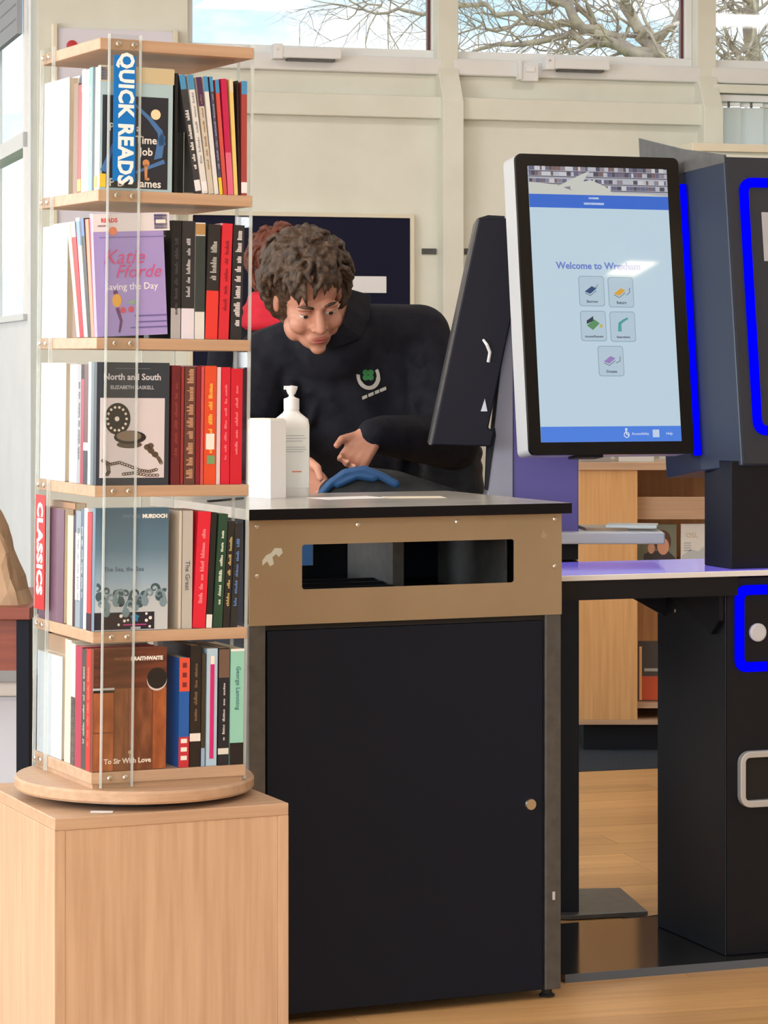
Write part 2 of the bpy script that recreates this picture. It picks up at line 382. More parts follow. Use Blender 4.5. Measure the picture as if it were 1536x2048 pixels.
# things fixed to the window wall
def opener(px, py, label):
    a = U(px, VW-.05); z = RW(px, py, VW-.05)[1]
    t = empty('window_opener', ROOM @ T3((a, VW-.055, z)))
    tag(t, label, 'window opener', 'electric window openers')
    bx(0, .255, 0, .05, 0, .042).build('housing', 'white_plastic', t, None, .006)
    bx(-.006, .03, -.004, .054, -.004, .052).build('end_cap', 'paper_white', t, None, .004)
    MB().lathe([(.004, 0), (.004, .003)], 12, T=frame((1, 0, 0), (0, 0, 1), (0, -1, 0), (.008, -.0045, .03))).build('screw', 'steel', t)
    bx(.05, .23, .004, .046, -.008, 0).build('chain_slot', 'frame_grey', t)
    bx(.10, .16, .05, .115, .006, .034).build('mounting_bracket', 'white_plastic', t)
opener(550, 115, 'white electric window opener under the sky filled window')
opener(1094, 137, 'white electric window opener under the branch filled window')
a, z = RW(1035, 160, VW-.02); t = empty('window_catch', ROOM @ T3((a, VW-.03, z)))
tag(t, 'white window catch bracket beside the electric opener', 'bracket')
bx(0, .012, -.01, .028, .0, .078).build('upright', 'white_plastic', t, None, .002); bx(.012, .082, .0, .026, -.004, .066).build('plate', 'white_plastic', t, None, .004); bx(.028, .066, -.006, 0, .03, .052).build('latch', 'paper_white', t, None, .003)
# noticeboard with its paper, small wall plate
a0, a1 = U(385, VW-.03), U(822, VW-.03); z1 = RW(600, 432, VW-.03)[1]; z0 = z1-.76
nb = empty('noticeboard', ROOM @ T3((a0, VW-.03, z0))); tag(nb, 'navy felt noticeboard in a cream frame', 'noticeboard')
wn, hn = a1-a0, z1-z0
bx(0, wn, .008, .028, 0, hn).build('felt', 'navy_felt', nb)
MB().ring(rrect(-.014, wn+.014, -.014, hn+.014, .012, 3), rrect(.002, wn-.002, .002, hn-.002, .004, 3), 'y', 0, .029).build('frame', 'cream_frame', nb, None, .002)
a, z = RW(700, 585, VW-.05); tag(bx(0, .148, 0, .001, 0, .062).build('notice', 'paper_white', None, ROOM @ T3((a, VW-.025, z))), 'white paper notice pinned on the navy board', 'paper')
for px in (848, 933):
    a, z = RW(px, 508, VW-.03); t = tag(bx(0, .056, 0, .006, 0, .022).build('wall_plate', 'frame_grey', None, ROOM @ T3((a, VW-.006 if px < 900 else VW-.006, z))), 'small grey plate on the cream wall %s the post' % ('before' if px < 900 else 'beyond'), 'wall plate', 'grey plates on the wall')
# leaflet board behind the spinner
a0, z1 = RW(106, 46, VW-.05); a1 = U(356, VW-.05)
t = empty('leaflet_board', ROOM @ T3((a0, VW-.03, z1-.9))); tag(t, 'white leaflet board between cream battens behind the spinner', 'display board')
for x in (0, a1-a0-.016): bx(x, x+.016, -.02, .028, 0, .9+(-.01 if x else 0)).build('batten', 'cream_frame', t, None, .002)
bx(.016, a1-a0-.016, .0, .028, .02, .885).build('panel', C(222, 220, 232), t)
tag(MB().lathe([(.001, 0), (.02, .002), (.02, .006), (.001, .008)], 20, T=frame((1, 0, 0), (0, 0, 1), (0, -1, 0))).build('red_badge', C(196, 52, 58), None, ROOM @ T3((a0+.072, VW-.031, z1-.078))), 'round red badge stuck on the white leaflet board', 'badge')
# vertical blinds in the lower window of the third bay: each vane and its clip
vb = empty('vertical_blind', ROOM @ T3((P2b, VW-.01, 1.35))); tag(vb, 'white vertical blind under the narrow high window', 'blind')
bf = bpy.data.materials.new('blind_fabric'); bf.use_nodes = True; M['blind_fabric'] = bf; n_ = bf.node_tree.nodes; n_.clear(); L_ = bf.node_tree.links
d1 = n_.new('ShaderNodeBsdfDiffuse'); d1.inputs['Color'].default_value = (.86, .89, .89, 1); d2 = n_.new('ShaderNodeBsdfTranslucent'); d2.inputs['Color'].default_value = (.86, .90, .90, 1)
mx_ = n_.new('ShaderNodeMixShader'); mx_.inputs['Fac'].default_value = .5; oo_ = n_.new('ShaderNodeOutputMaterial'); L_.new(d1.outputs[0], mx_.inputs[1]); L_.new(d2.outputs[0], mx_.inputs[2]); L_.new(mx_.outputs[0], oo_.inputs['Surface'])
bx(0, P3a-P2b, .0, .03, .995, 1.02).build('head_rail', 'white_plastic', vb)
nv = 10; stp = (P3a-P2b-.02)/nv
for i in range(nv):
    vn = bx(-.048, .048, -.0006, .0006, 0, .972).build('vane', 'blind_fabric', vb, T3((.055+i*stp, .015, 0)) @ Matrix.Rotation(R(-18), 4, 'Z'))
    bx(-.005, .005, -.003, .003, .972, .995).build('clip', 'frame_grey', vn)
    bx(-.044, .044, -.002, .002, .976, .990).build('hanger', 'white_plastic', vn)
# white cupboard against the wall, behind the kiosk tower
a0 = U(1390, 9.45); zt = RW(1450, 287, 9.45)[1]
t = empty('cupboard', ROOM @ T3((a0, 9.45, 0))); tag(t, 'tall cream cupboard standing under the vertical blind', 'cupboard')
bx(0, .9, .02, .36, .06, zt-.03).build('body', 'wall_paint', t, None, .002); bx(-.01, .91, 0, .37, zt-.03, zt).build('top', 'cream_frame', t, None, .003); bx(.03, .87, .06, .34, 0, .06).build('plinth', 'black_matt', t)
for x in (.004, .453): d = bx(x, x+.443, 0, .02, .07, zt-.04).build('door', 'wall_paint', t, None, .002); bx(x+(.41 if x < .1 else .02), x+(.425 if x < .1 else .035), -.02, 0, 1.0, 1.12).build('handle', 'steel', d)

# ------------------------------------------------------------------ outside: ground and bare trees
tag(bx(-60, 80, -30, 120, -.6, -.45).build('ground', 'grass'), 'grass outside the windows', 'grass', kind='structure')
def tree(limbs, label, seed, trunk_px, Y, tw=1.0):
    r2 = random.Random(seed); base = W(trunk_px, 0, Y); base.z = -.45
    t = empty('bare_tree', T3(base)); tag(t, label, 'tree', 'bare trees outside')
    tr = MB(); br = MB(); inv = -base
    top = limbs[0][0]; p0 = W(top[0], top[1], Y)
    tr.tube([inv+Vector(base), inv+base*.5+p0*.5+Vector((.05, 0, 0)), inv+p0], [.24*tw, .17*tw, .13*tw], 10)
    def twig(p, d, L, r, depth):
        pts = [p.copy()]; q = p.copy(); dd = d.copy(); n = 5
        for i in range(n):
            dd = (dd+Vector((r2.gauss(0, .22), r2.gauss(0, .22), r2.gauss(.03, .2)))).normalized(); q = q+dd*L/n; pts.append(q.copy())
        br.tube([inv+x for x in pts], [r*(1-.75*i/n) for i in range(n+1)], 5 if depth else 4)
        if depth:
            for i in range(1, n+1):
                for _ in range(1 if r2.random() < .75 else 0):
                    s = (dd+Vector((r2.gauss(0, .7), r2.gauss(0, .6), r2.gauss(0, .7)))).normalized()
                    twig(pts[i], s, L*r2.uniform(.4, .65), r*.5, depth-1)
    for li in limbs:
        P = [W(x, y, Y+dy) for (x, y, dy) in [(q[0], q[1], (q[2] if len(q) > 2 else 0)) for q in li[:-1]]]; r0, r1 = li[-1]; r0 *= .62; r1 *= .7; n = len(P)
        fine = []
        for i in range(n-1):
            for j in range(4):
                a = j/4; fine.append(P[i].lerp(P[i+1], a)+Vector((r2.gauss(0, .02), r2.gauss(0, .03), r2.gauss(0, .02))))
        fine.append(P[-1]); m = len(fine)
        br.tube([inv+x for x in fine], [r0+(r1-r0)*i/(m-1) for i in range(m)], 8)
        for i in range(2, m):
            d = (fine[i]-fine[i-1]).normalized()
            for _ in range(1):
                s = (d*.7+Vector((r2.gauss(0, .5), r2.gauss(0, .5), r2.gauss(.05, .7)))).normalized()
                twig(fine[i], s, r2.uniform(.35, .85), max(.005, (r0+(r1-r0)*i/(m-1))*.34), 2)
    tr.build('trunk', 'bark', t, smooth=True); tag(br.build('branches', 'bark', t, smooth=True), kind='stuff')
Yt = 17.0
tree([[(1400, 210), (1310, 118), (1195, 62), (1105, 2), (1010, -70), (.085, .03)],
      [(1330, 130), (1278, 62), (1246, 0), (1225, -90), (.075, .04)],
      [(1310, 118), (1215, 78), (1125, 68), (1020, 92), (915, 108), (.06, .012)],
      [(1255, 92), (1185, 45), (1135, 12), (1050, -35), (.045, .02)],
      [(1195, 62), (1100, 45), (1000, 22), (880, 12), (770, 22), (700, 2), (.04, .008)],
      [(1110, 20), (1000, 55), (910, 70), (.022, .008)],
      [(1300, 90), (1350, 50), (1370, -20), (.05, .02)],
      [(1010, -30), (900, -20), (790, -10), (720, 20), (.03, .008)],
      [(1250, 60), (1180, 100), (1080, 120), (.025, .008)]], 'bare tree with low spreading limbs seen through the middle window', 3, 1400, Yt)
tree([[(1560, 220), (1522, 140), (1500, 60), (1486, -40), (.10, .06)],
      [(1490, 130), (1462, 95), (1450, 40), (.04, .015)],
      [(1510, 90), (1450, 110), (1420, 90), (.025, .01)],
      [(1500, 30), (1470, 10), (1430, 25), (.025, .01)]], 'bare tree with a leaning trunk seen through the window above the blinds', 5, 1600, 18.5)
# ================================================================== book spinner: pedestal, turntable, tower
TC = Vector((-.4203, 4.633, 0))
PT = T3(TC) @ Matrix.Rotation(R(23.6), 4, 'Z')
pd = empty('pedestal', PT); tag(pd, 'beech box pedestal carrying the book spinner', 'pedestal')
h = .2
bx(-h, h, -h, h, .567, .587).build('top_panel', 'beech_x', pd, None, .0015)
for x in (-h, h-.018): bx(x, x+.018, -h, h, .03, .567).build('side_panel', 'beech_vertical', pd, None, .001)
bx(-h+.018, h-.018, -h+.002, -h+.02, .03, .567).build('front_panel', 'beech_vertical', pd, None, .0008)
bx(-h+.018, h-.018, h-.02, h-.002, .03, .567).build('rear_panel', 'beech_vertical', pd)
bx(-h+.03, h-.03, -h+.03, h-.03, 0, .03).build('plinth', 'black_matt', pd)
tag(bx(-.018, .018, -.008, .008, 0, .0006).build('paper_scrap', 'paper_white', None, T3(W(212, 1617, 4.50)+Vector((0, 0, .001))) ), 'scrap of white paper on the pedestal edge', 'paper')
o = bpy.data.objects['paper_scrap']; o.location = (TC.x-.035, 4.437, .5872)
LEAN = .0120
TW = T3(TC+Vector((-.0078, 0, .5892))) @ Matrix.Rotation(LEAN, 4, 'Y') @ Matrix.Rotation(R(26), 4, 'Z')
tw = empty('book_spinner', TW); tag(tw, 'revolving five tier beech book tower with clear acrylic uprights', 'bookcase')
ZB = [z-.587 for z in (1.5896, 1.350, 1.110, .873, .6447)]        # tops of the five boards that carry books
MB().lathe([(.001, .010), (.198, .010), (.201, .014), (.201, .027), (.198, .031), (.001, .031)], 72).build('turntable', 'beech_x', tw, T3((.0078*math.cos(R(26)), -.0078*math.sin(R(26)), 0)))
MB().lathe([(.001, 0), (.15, 0), (.15, .010), (.001, .010)], 40).build('bearing', 'black_matt', tw, T3((.007, -.0034, 0)))
X0, X1, Y0, Y1 = -.122, .149, -.144, .147
for z in [1.8356-.587]+ZB:
    bx(X0, X1, Y0, Y1, z-.0186, z).build('shelf_board', 'beech_x', tw, None, .0012)
bx(X0+.004, X1-.004, Y0+.004, Y1-.004, .031, ZB[4]-.0186).build('base_block', 'beech_edge', tw)
ztop = 1.842-.587
SP = [('y', -.108, -.052, Y0-.006, Y0-.001), ('x', .071, .133, X0-.006, X0-.001), ('x', -.132, -.070, X1+.001, X1+.006), ('y', .070, .132, Y1+.001, Y1+.006)]
for ax, a, b, c, d in SP:
    if ax == 'y':
        st = bx(a, b, c, d, .033, ztop).build('upright', 'acrylic', tw)
        for e in (a, b-.0022): bx(e-.0002, e+.0024, c-.0002, d+.0002, .033, ztop+.0002).build('edge', 'acrylic_edge', st)
    else:
        st = bx(c, d, a, b, .033, ztop).build('upright', 'acrylic', tw)
        for e in (a, b-.0022): bx(c-.0002, d+.0002, e-.0002, e+.0024, .033, ztop+.0002).build('edge', 'acrylic_edge', st)
    for z in [1.8356-.587]+ZB:
        for q in (.28, .76):
            p = a+(b-a)*q
            if ax == 'y': T = frame((1, 0, 0), (0, 0, 1), (0, -1, 0), (p, c, z-.009)) if c < 0 else frame((1, 0, 0), (0, 0, -1), (0, 1, 0), (p, d, z-.009))
            else: T = frame((0, 1, 0), (0, 0, -1), (-1, 0, 0), (c, p, z-.009)) if c < 0 else frame((0, 1, 0), (0, 0, 1), (1, 0, 0), (d, p, z-.009))
            MB().lathe([(.0045, 0), (.0045, .0015), (.0025, .003), (.0008, .003)], 12).build('screw', 'steel', st, T)
# signs on the uprights
BLUE = principled('sign_blue', S(0, 118, 205), .35); REDS = principled('sign_red', S(206, 34, 36), .35); WHT = principled('sign_white', S(245, 245, 245), .4)
zq0, zq1 = 1.604-.587, 1.808-.587
s1 = bx(-.100, -.062, Y0-.0072, Y0-.0062, zq0, zq1).build('sign', BLUE, tw); s1['label'] = 'blue vertical sign reading QUICK READS'
text('lettering', 'QUICK READS', .0355, down_y(-.0795, Y0-.0075, (zq0+zq1)/2), WHT, s1, bold=.0014, sx=.90, space=1.06)
zc0, zc1 = .890-.587, 1.084-.587
s2 = bx(X0-.0072, X0-.0062, .078, .128, zc0, zc1).build('sign', REDS, tw); s2['label'] = 'red vertical sign reading CLASSICS'
text('lettering', 'CLASSICS', .038, down_x(X0-.0075, .104, (zc0+zc1)/2+.006), WHT, s2, bold=.0019, sx=.92, space=1.08)

# ------------------------------------------------------------------ books
TIER = ['top tier', 'second tier', 'third tier', 'fourth tier', 'lowest tier']
CORN = [201, 197, 195, 188, 183]
def book(place, label, color, Wd, T, H, group, rough=.35):
    cov = MB()
    cov.box(0, Wd, 0, .0013, 0, H); cov.box(0, Wd, T-.0013, T, 0, H)
    cov.prism([(0, .0013), (.0012, 0.0013), (.0012, T-.0013), (0, T-.0013)], 'z', 0, H)
    o = tag(cov.build('book', C(*color) if isinstance(color, tuple) else color, None, place), label, 'book', group)
    bx(.0012, Wd-.0015, .0014, T-.0014, .0004, H-.0006).build('page_block', 'pages', o)
    return o
def band(o, T, z0, z1, color, name='spine_band', inset=.0, mat=None):
    return bx(-.0005, .0004, inset, T-inset, z0, z1).build(name, mat or C(*color), o)
def lettering(o, T, z0, z1, color, seed, frac=.34):
    r = random.Random(seed); m = MB(); z = z1; cw = T*frac
    while z > z0+.006:
        ln = r.uniform(.010, .026); e = max(z-ln, z0); q = z
        while q > e+.002:
            hgt = cw*r.choice((.55, .6, .75, 1.0)); st = r.uniform(.0012, .0026)
            m.box(-.0007, .0002, T/2-cw/2, T/2-cw/2+hgt, q-st, q); q -= st+.0007
        z = e-.005
    if m.v: m.build('spine_lettering', C(*color), o)
def col_y(px, L): return -.140+(CORN[L]-px)*.00212
def col_x(px, L): return X0+(px-CORN[L])*.000885
# side-facing rows (spines look along the left face); listed from the near corner going back
def side_row(L, rows, cover_fn, grp):
    y = -.1395
    for i, r in enumerate(rows):
        label, color, T, H = r[:4]; ex = r[4] if len(r) > 4 else {}
        pl = TW @ T3((-.1185+ex.get('in', 0), y, ZB[L]+.0003))
        if 'tilt' in ex: pl = pl @ T3((.06, 0, 0)) @ Matrix.Rotation(R(ex['tilt']), 4, 'Y') @ T3((-.06, 0, 0)) @ T3((0, 0, max(0, .066*math.sin(abs(R(ex['tilt']))))))
        o = book(pl, label+', side row on the '+TIER[L], color, ex.get('w', .118 if L == 1 else .126), T, H, grp)
        for (z0, z1, c) in ex.get('bands', ()): band(o, T, z0, z1, c)
        if ex.get('txt'): lettering(o, T, H*.2, H*.85, ex['txt'], L*31+i)
        if i == 0: cover_fn(o, T, H)
        y += T+.0009
def front_row(L, rows, grp):
    for i, r in enumerate(rows):
        label, color, a, b, H = r[:5]; ex = r[5] if len(r) > 5 else {}
        xa, xb = col_x(a, L), col_x(b, L); T = (xb-xa)-.0006
        pl = TW @ T3((xb, -.1385+ex.get('in', 0), ZB[L]+.0003)) @ Matrix.Rotation(R(90), 4, 'Z')
        if 'lean' in ex:                                            # leans to the left, standing on its left lower edge
            pl = TW @ T3((xb-T, -.1385+ex.get('in', 0), ZB[L]+.0003+(T*math.sin(R(-ex['lean'])) if ex['lean'] < 0 else 0))) @ Matrix.Rotation(R(-ex['lean']), 4, 'Y') @ T3((T, 0, 0)) @ Matrix.Rotation(R(90), 4, 'Z')
        o = book(pl, label+', front row on the '+TIER[L], color, ex.get('w', .126), T, H, grp)
        for (z0, z1, c) in ex.get('bands', ()): band(o, T, z0, z1, c)
        if ex.get('txt'): lettering(o, T, H*ex.get('t0', .2), H*ex.get('t1', .85), ex['txt'], L*57+i+9, ex.get('frac', .34))
        if ex.get('fn'): ex['fn'](o, T, H)
def back_row(L, rows, grp):
    x = -.1175
    for label, color, T, H in rows:
        pl = TW @ T3((x, .1400, ZB[L]+.0003)) @ Matrix.Rotation(R(-90), 4, 'Z')
        book(pl, label+', rear row on the '+TIER[L], color, .126, T, H, grp); x += T+.001
def flat(o, pts, mat, name, d=.0006): return MB().prism(pts, 'y', -d, 0).build(name, mat, o)
def rect(o, x0, x1, z0, z1, mat, name, d=.0006): return flat(o, [(x0, z0), (x1, z0), (x1, z1), (x0, z1)], mat, name, d)
def thick(path, w0, w1):
    L = []; Rr = []; n = len(path)
    for i, p in enumerate(path):
        a = path[max(i-1, 0)]; b = path[min(i+1, n-1)]; dx, dz = b[0]-a[0], b[1]-a[1]; l = math.hypot(dx, dz) or 1
        wq = (w0+(w1-w0)*i/(n-1))/2; L.append((p[0]-dz/l*wq, p[1]+dx/l*wq)); Rr.append((p[0]+dz/l*wq, p[1]-dx/l*wq))
    return L+Rr[::-1]
def strip(mb, path, w0, w1, d):
    pts = thick(path, w0, w1); n = len(path)
    for i in range(n-1): mb.prism([pts[i], pts[i+1], pts[2*n-2-i], pts[2*n-1-i]], 'y', -d, 0)
    return mb
OFF = C(238, 236, 230)
def cover1(o, T, H):
    rect(o, 0, .128, H-.026, H-.0005, C(203, 189, 152), 'cover_band'); rect(o, .004, .118, .004, H-.048, C(36, 40, 52), 'cover_panel')
    art = MB(); m = .0011
    art.prism(thick([(.058, .142), (.086, .118), (.104, .098), (.108, .076)], .004, .012), 'y', -m, 0)
    art.prism([(.094, .052), (.108, .056), (.113, .090), (.106, .098), (.100, .085)], 'y', -m, 0)
    art.prism(thick([(.062, .030), (.112, .050)], .004, .007), 'y', -m, 0)
    art.prism(thick([(.006, .030), (.026, .080)], .010, .004), 'y', -m, 0)
    art.build('cover_art', C(72, 118, 176), o)
    flat(o, circle(.096, .126, .0085), C(240, 222, 180), 'moon', .0012)
    MB().prism(circle(.080, .046, .006), 'y', -.0013, 0).prism([(.078, .018), (.082, .018), (.083, .044), (.077, .044)], 'y', -.0013, 0).prism([(.078, .018), (.086, .018), (.086, .022), (.078, .022)], 'y', -.0013, 0).build('key_art', C(206, 146, 96), o)
    for s, z, x, sz in (('a', .102, .066, .016), ('Time', .083, .080, .018), ('Job', .064, .080, .018), ('James', .012, .086, .018)):
        text('title', s, sz, face_y(x, -.0008, z), OFF, o, bold=.0003)
    text('title', 'Part', .018, face_y(.030, -.0008, .102), OFF, o, bold=.0003); text('title', 'P D', .018, face_y(.030, -.0008, .012), OFF, o, bold=.0003)
    rect(o, .001, .012, H-.024, H-.003, C(38, 92, 178), 'label'); rect(o, .0005, .011, .004, .026, C(236, 196, 60), 'label', .0012)
def cover2(o, T, H):
    rect(o, 0, .133, H-.030, H-.0005, C(226, 222, 228), 'cover_band')
    rect(o, .106, .129, H-.027, H-.003, C(88, 92, 168), 'logo'); rect(o, .109, .126, H-.018, H-.012, OFF, 'logo_bar', .0011)
    text('lettering', 'READS', .0095, face_y(.028, -.0009, H-.012), C(216, 70, 62), o, bold=.0003); rect(o, .008, .026, H-.022, H-.019, C(216, 70, 62), 'lettering_line')
    flat(o, circle(.034, H-.029, .007), C(232, 140, 108), 'roundel', .001)
    rect(o, .010, .125, H-.040, H-.0385, C(128, 116, 176), 'lettering_line')
    PK = C(206, 92, 142)
    text('title', 'Katie', .034, face_y(.050, -.0009, .128), PK, o, shear=.35); text('title', 'Fforde', .030, face_y(.074, -.0009, .104), PK, o, shear=.35)
    text('title', 'Saving the Day', .0155, face_y(.062, -.0009, .080), C(242, 236, 246), o, bold=.0002)
    fig = MB()
    fig.prism(circle(.036, .058, .008, 12, .011), 'y', -.0011, 0); fig.build('figure_dress', C(228, 176, 84), o)
    MB().prism(thick([(.036, .046), (.042, .024), (.038, .006)], .006, .003), 'y', -.0010, 0).prism(circle(.034, .071, .004, 10), 'y', -.0010, 0).build('figure_limbs', C(108, 70, 120), o)
    flat(o, [(.052, .054), (.066, .060), (.068, .050)], C(150, 176, 160), 'leaf', .001)
    MB().prism(circle(.046, .042, .005, 10), 'y', -.001, 0).prism(circle(.060, .043, .005, 10), 'y', -.001, 0).build('blossom', C(208, 90, 110), o)
    for z, x0 in ((.032, .066), (.022, .070), (.013, .058)): rect(o, x0, .122, z-.0012, z+.0012, C(112, 100, 164), 'lettering_line')
def cover3(o, T, H):
    o.data.materials[0] = C(48, 56, 68)
    rect(o, .006, .118, .012, .142, C(214, 208, 214), 'cover_panel'); 
    text('title', 'North and South', .0145, face_y(.061, -.0008, .176), C(206, 206, 214), o, bold=.0003); text('title', 'ELIZABETH GASKELL', .0082, face_y(.061, -.0008, .159), C(176, 180, 190), o, bold=.0002)
    rect(o, .032, .092, .1895, .1905, C(110, 116, 128), 'lettering_line')
    DK, MID, LT = C(38, 36, 36), C(128, 112, 96), C(226, 218, 208)
    flat(o, circle(.036, .108, .0225, 24, .026), DK, 'locket_lid', .0010)
    pearls = MB()
    for i in range(14): pearls.prism(circle(.035+.0165*math.cos(i*2*math.pi/14), .108+.019*math.sin(i*2*math.pi/14), .0022, 8), 'y', -.0014, 0)
    pearls.prism(circle(.035, .108, .004, 10), 'y', -.0016, 0); pearls.build('locket_pearls', LT, o)
    flat(o, circle(.058, .078, .028, 24, .011), DK, 'locket_case', .0010); flat(o, circle(.056, .080, .0215, 24, .0085), MID, 'locket_bezel', .0013); flat(o, circle(.057, .066, .022, 24, .006), C(88, 76, 66), 'locket_rim', .0009)
    ch = MB(); rr = random.Random(4)
    for path in ([(.088, .060), (.098, .052), (.108, .044), (.114, .034)], [(.012, .040), (.024, .034), (.040, .037), (.058, .031), (.076, .024), (.092, .022), (.108, .026)], [(.020, .034), (.022, .022), (.018, .016)], [(.048, .018), (.066, .020), (.088, .016), (.112, .016)]):
        for i in range(len(path)-1):
            for j in range(4):
                a = j/4; x = path[i][0]*(1-a)+path[i+1][0]*a; z = path[i][1]*(1-a)+path[i+1][1]*a
                ch.ring(circle(x, z, .0036, 8, .0028), circle(x, z, .0020, 8, .0013), 'y', -.0010, 0)
    for x, z in ((.088, .062), (.095, .056), (.102, .050), (.094, .064)): ch.prism(circle(x, z, .006, 8, .005), 'y', -.0008, 0)
    ch.build('chain_art', C(92, 76, 62), o)
def cover4(o, T, H):
    m = bpy.data.materials.new('sea_cover'); m.use_nodes = True; n = m.node_tree.nodes; L = m.node_tree.links; b = n['Principled BSDF']; b.inputs['Roughness'].default_value = .35
    tc = n.new('ShaderNodeTexCoord'); sp = n.new('ShaderNodeSeparateXYZ'); rp = n.new('ShaderNodeValToRGB'); mr = n.new('ShaderNodeMapRange'); mr.inputs['From Max'].default_value = .2
    e = rp.color_ramp.elements; e[0].position = .0; e[0].color = (*S(196, 204, 210), 1); e[1].position = 1; e[1].color = (*S(70, 100, 122), 1)
    x = rp.color_ramp.elements.new(.22); x.color = (*S(188, 198, 206), 1); x = rp.color_ramp.elements.new(.40); x.color = (*S(150, 176, 196), 1); x = rp.color_ramp.elements.new(.66); x.color = (*S(96, 128, 150), 1)
    L.new(tc.outputs['Object'], sp.inputs[0]); L.new(sp.outputs['Z'], mr.inputs['Value']); L.new(mr.outputs['Result'], rp.inputs['Fac']); L.new(rp.outputs['Color'], b.inputs['Base Color'])
    rect(o, .001, .1275, .0005, H-.0005, m, 'cover_print')
    text('title', 'VINTAGE', .0075, face_y(.062, -.0009, H-.014), C(112, 140, 160), o, bold=.0002); text('title', 'MURDOCH', .0085, face_y(.103, -.0009, H-.014), OFF, o, bold=.0005)
    text('title', 'The Sea, the Sea', .0105, face_y(.050, -.0009, .100), C(70, 90, 108), o)
    wv = [MB(), MB()]; rr = random.Random(2)
    for i in range(15):
        q = i % 2; x = .004+i*.0083; zb = .062+rr.uniform(-.010, .008)-(.010 if q else 0); s = rr.uniform(.0055, .0085); fl = 1 if rr.random() < .7 else -1
        pth = [(x-fl*.012, zb-.016), (x-fl*.009, zb-.004)]+[(x-fl*s*(1-.06*k)*math.cos(k*.5), zb+s*(1-.06*k)*math.sin(k*.5)) for k in range(13)]
        pth = [p for p in pth if .002 < p[0] < .126]
        if len(pth) > 4: strip(wv[q], pth, .0058, .0010, .0010+.0002*q+.00002*i)
        wv[q].prism(circle(min(max(x-fl*.008, .008), .119), zb-.013, .0065, 12, .008), 'y', -.0009-.0002*q, 0)
    wv[0].build('wave_art', C(62, 88, 96), o); wv[1].build('wave_art', C(120, 146, 160), o)
    lb = rect(o, -.014+.014, .104, .002, .030, C(32, 32, 48), 'library_label', .0010)
    st = []
    for i in range(10): r = .0085 if i % 2 == 0 else .0055; st.append((.070+r*math.sin(i*math.pi/5), .021+r*math.cos(i*math.pi/5)))
    flat(o, st, C(46, 132, 186), 'star', .0014); rect(o, .050, .090, .0085, .0105, C(182, 60, 130), 'lettering_line', .0014)
    pt = MB()
    for x, z, r in ((.046, .024, .003), (.052, .016, .0025), (.042, .010, .0022), (.090, .016, .0028), (.097, .020, .003), (.090, .027, .0022), (.096, .006, .0022), (.058, .017, .002)): pt.prism(circle(x, z, r, 8), 'y', -.0014, 0)
    pt.build('label_dots', OFF, o); rect(o, .063, .080, .0025, .0060, C(176, 184, 196), 'label_badge', .0014)
def cover5(o, T, H):
    wd = noisy('door_photo_dark', S(72, 38, 28), S(112, 60, 42), 14, (1, 1, 6), rough=.4, detail=6); wl = noisy('door_photo_light', S(138, 74, 42), S(178, 104, 60), 12, (4, 1, 1.5), rough=.4, detail=6); wm = noisy('door_photo_mid', S(100, 58, 38), S(140, 86, 56), 12, (6, 1, 1.5), rough=.4, detail=6)
    rect(o, .001, .127, .135, H-.001, wd, 'photo_plank'); rect(o, .001, .035, .001, .062, wl, 'photo_plank'); rect(o, .001, .035, .064, .134, wl, 'photo_plank')
    rect(o, .037, .060, .001, .134, wm, 'photo_plank'); rect(o, .062, .102, .001, .134, wm, 'photo_plank'); rect(o, .104, .127, .001, .134, wl, 'photo_plank')
    flat(o, circle(.110, .146, .0175, 24), C(206, 200, 196), 'door_knob_gleam', .0010); flat(o, circle(.110, .149, .0172, 24), C(24, 24, 28), 'door_knob', .0013)
    rect(o, .001, .036, .128, .1335, C(22, 18, 18), 'latch_shadow', .0009); rect(o, -.0005, .036, .1325, .136, C(186, 188, 190), 'latch', .0013)
    MB().prism(circle(.064, .030, .003, 10), 'y', -.0012, 0).prism([(.0632, .020), (.0648, .020), (.0645, .030), (.0635, .030)], 'y', -.0012, 0).build('keyhole_art', C(190, 160, 120), o)
    text('title', 'VINTAGE', .0075, face_y(.050, -.0012, H-.018), C(150, 104, 84), o); text('title', 'BRAITHWAITE', .0085, face_y(.092, -.0012, H-.018), OFF, o, bold=.0005)
    text('title', 'To Sir With Love', .0115, face_y(.060, -.0012, .016), C(240, 228, 216), o, bold=.0003)
G = ['books on the top tier', 'books on the second tier', 'books on the third tier', 'books on the fourth tier', 'books on the lowest tier']
LB = (74, 148, 200)
side_row(0, [('pale blue book with dark golf club cover', (172, 200, 208), .012, .202), ('cream book with yellow foot sticker', (226, 216, 178), .011, .200, {'bands': [(.004, .022, (232, 190, 60))]}), ('dark navy slim book', (54, 66, 92), .010, .198),
             ('teal green book', (128, 172, 168), .017, .202, {'txt': (220, 236, 230)}), ('silver white book', (214, 220, 228), .016, .200), ('lavender white book', (206, 204, 224), .017, .202, {'bands': [(.165, .2, (236, 236, 244))]}),
             ('red book with pink edge', (158, 62, 58), .016, .178, {'bands': [(.002, .022, (226, 180, 70))]}), ('brown thick book', (138, 106, 84), .022, .182)], cover1, G[0])
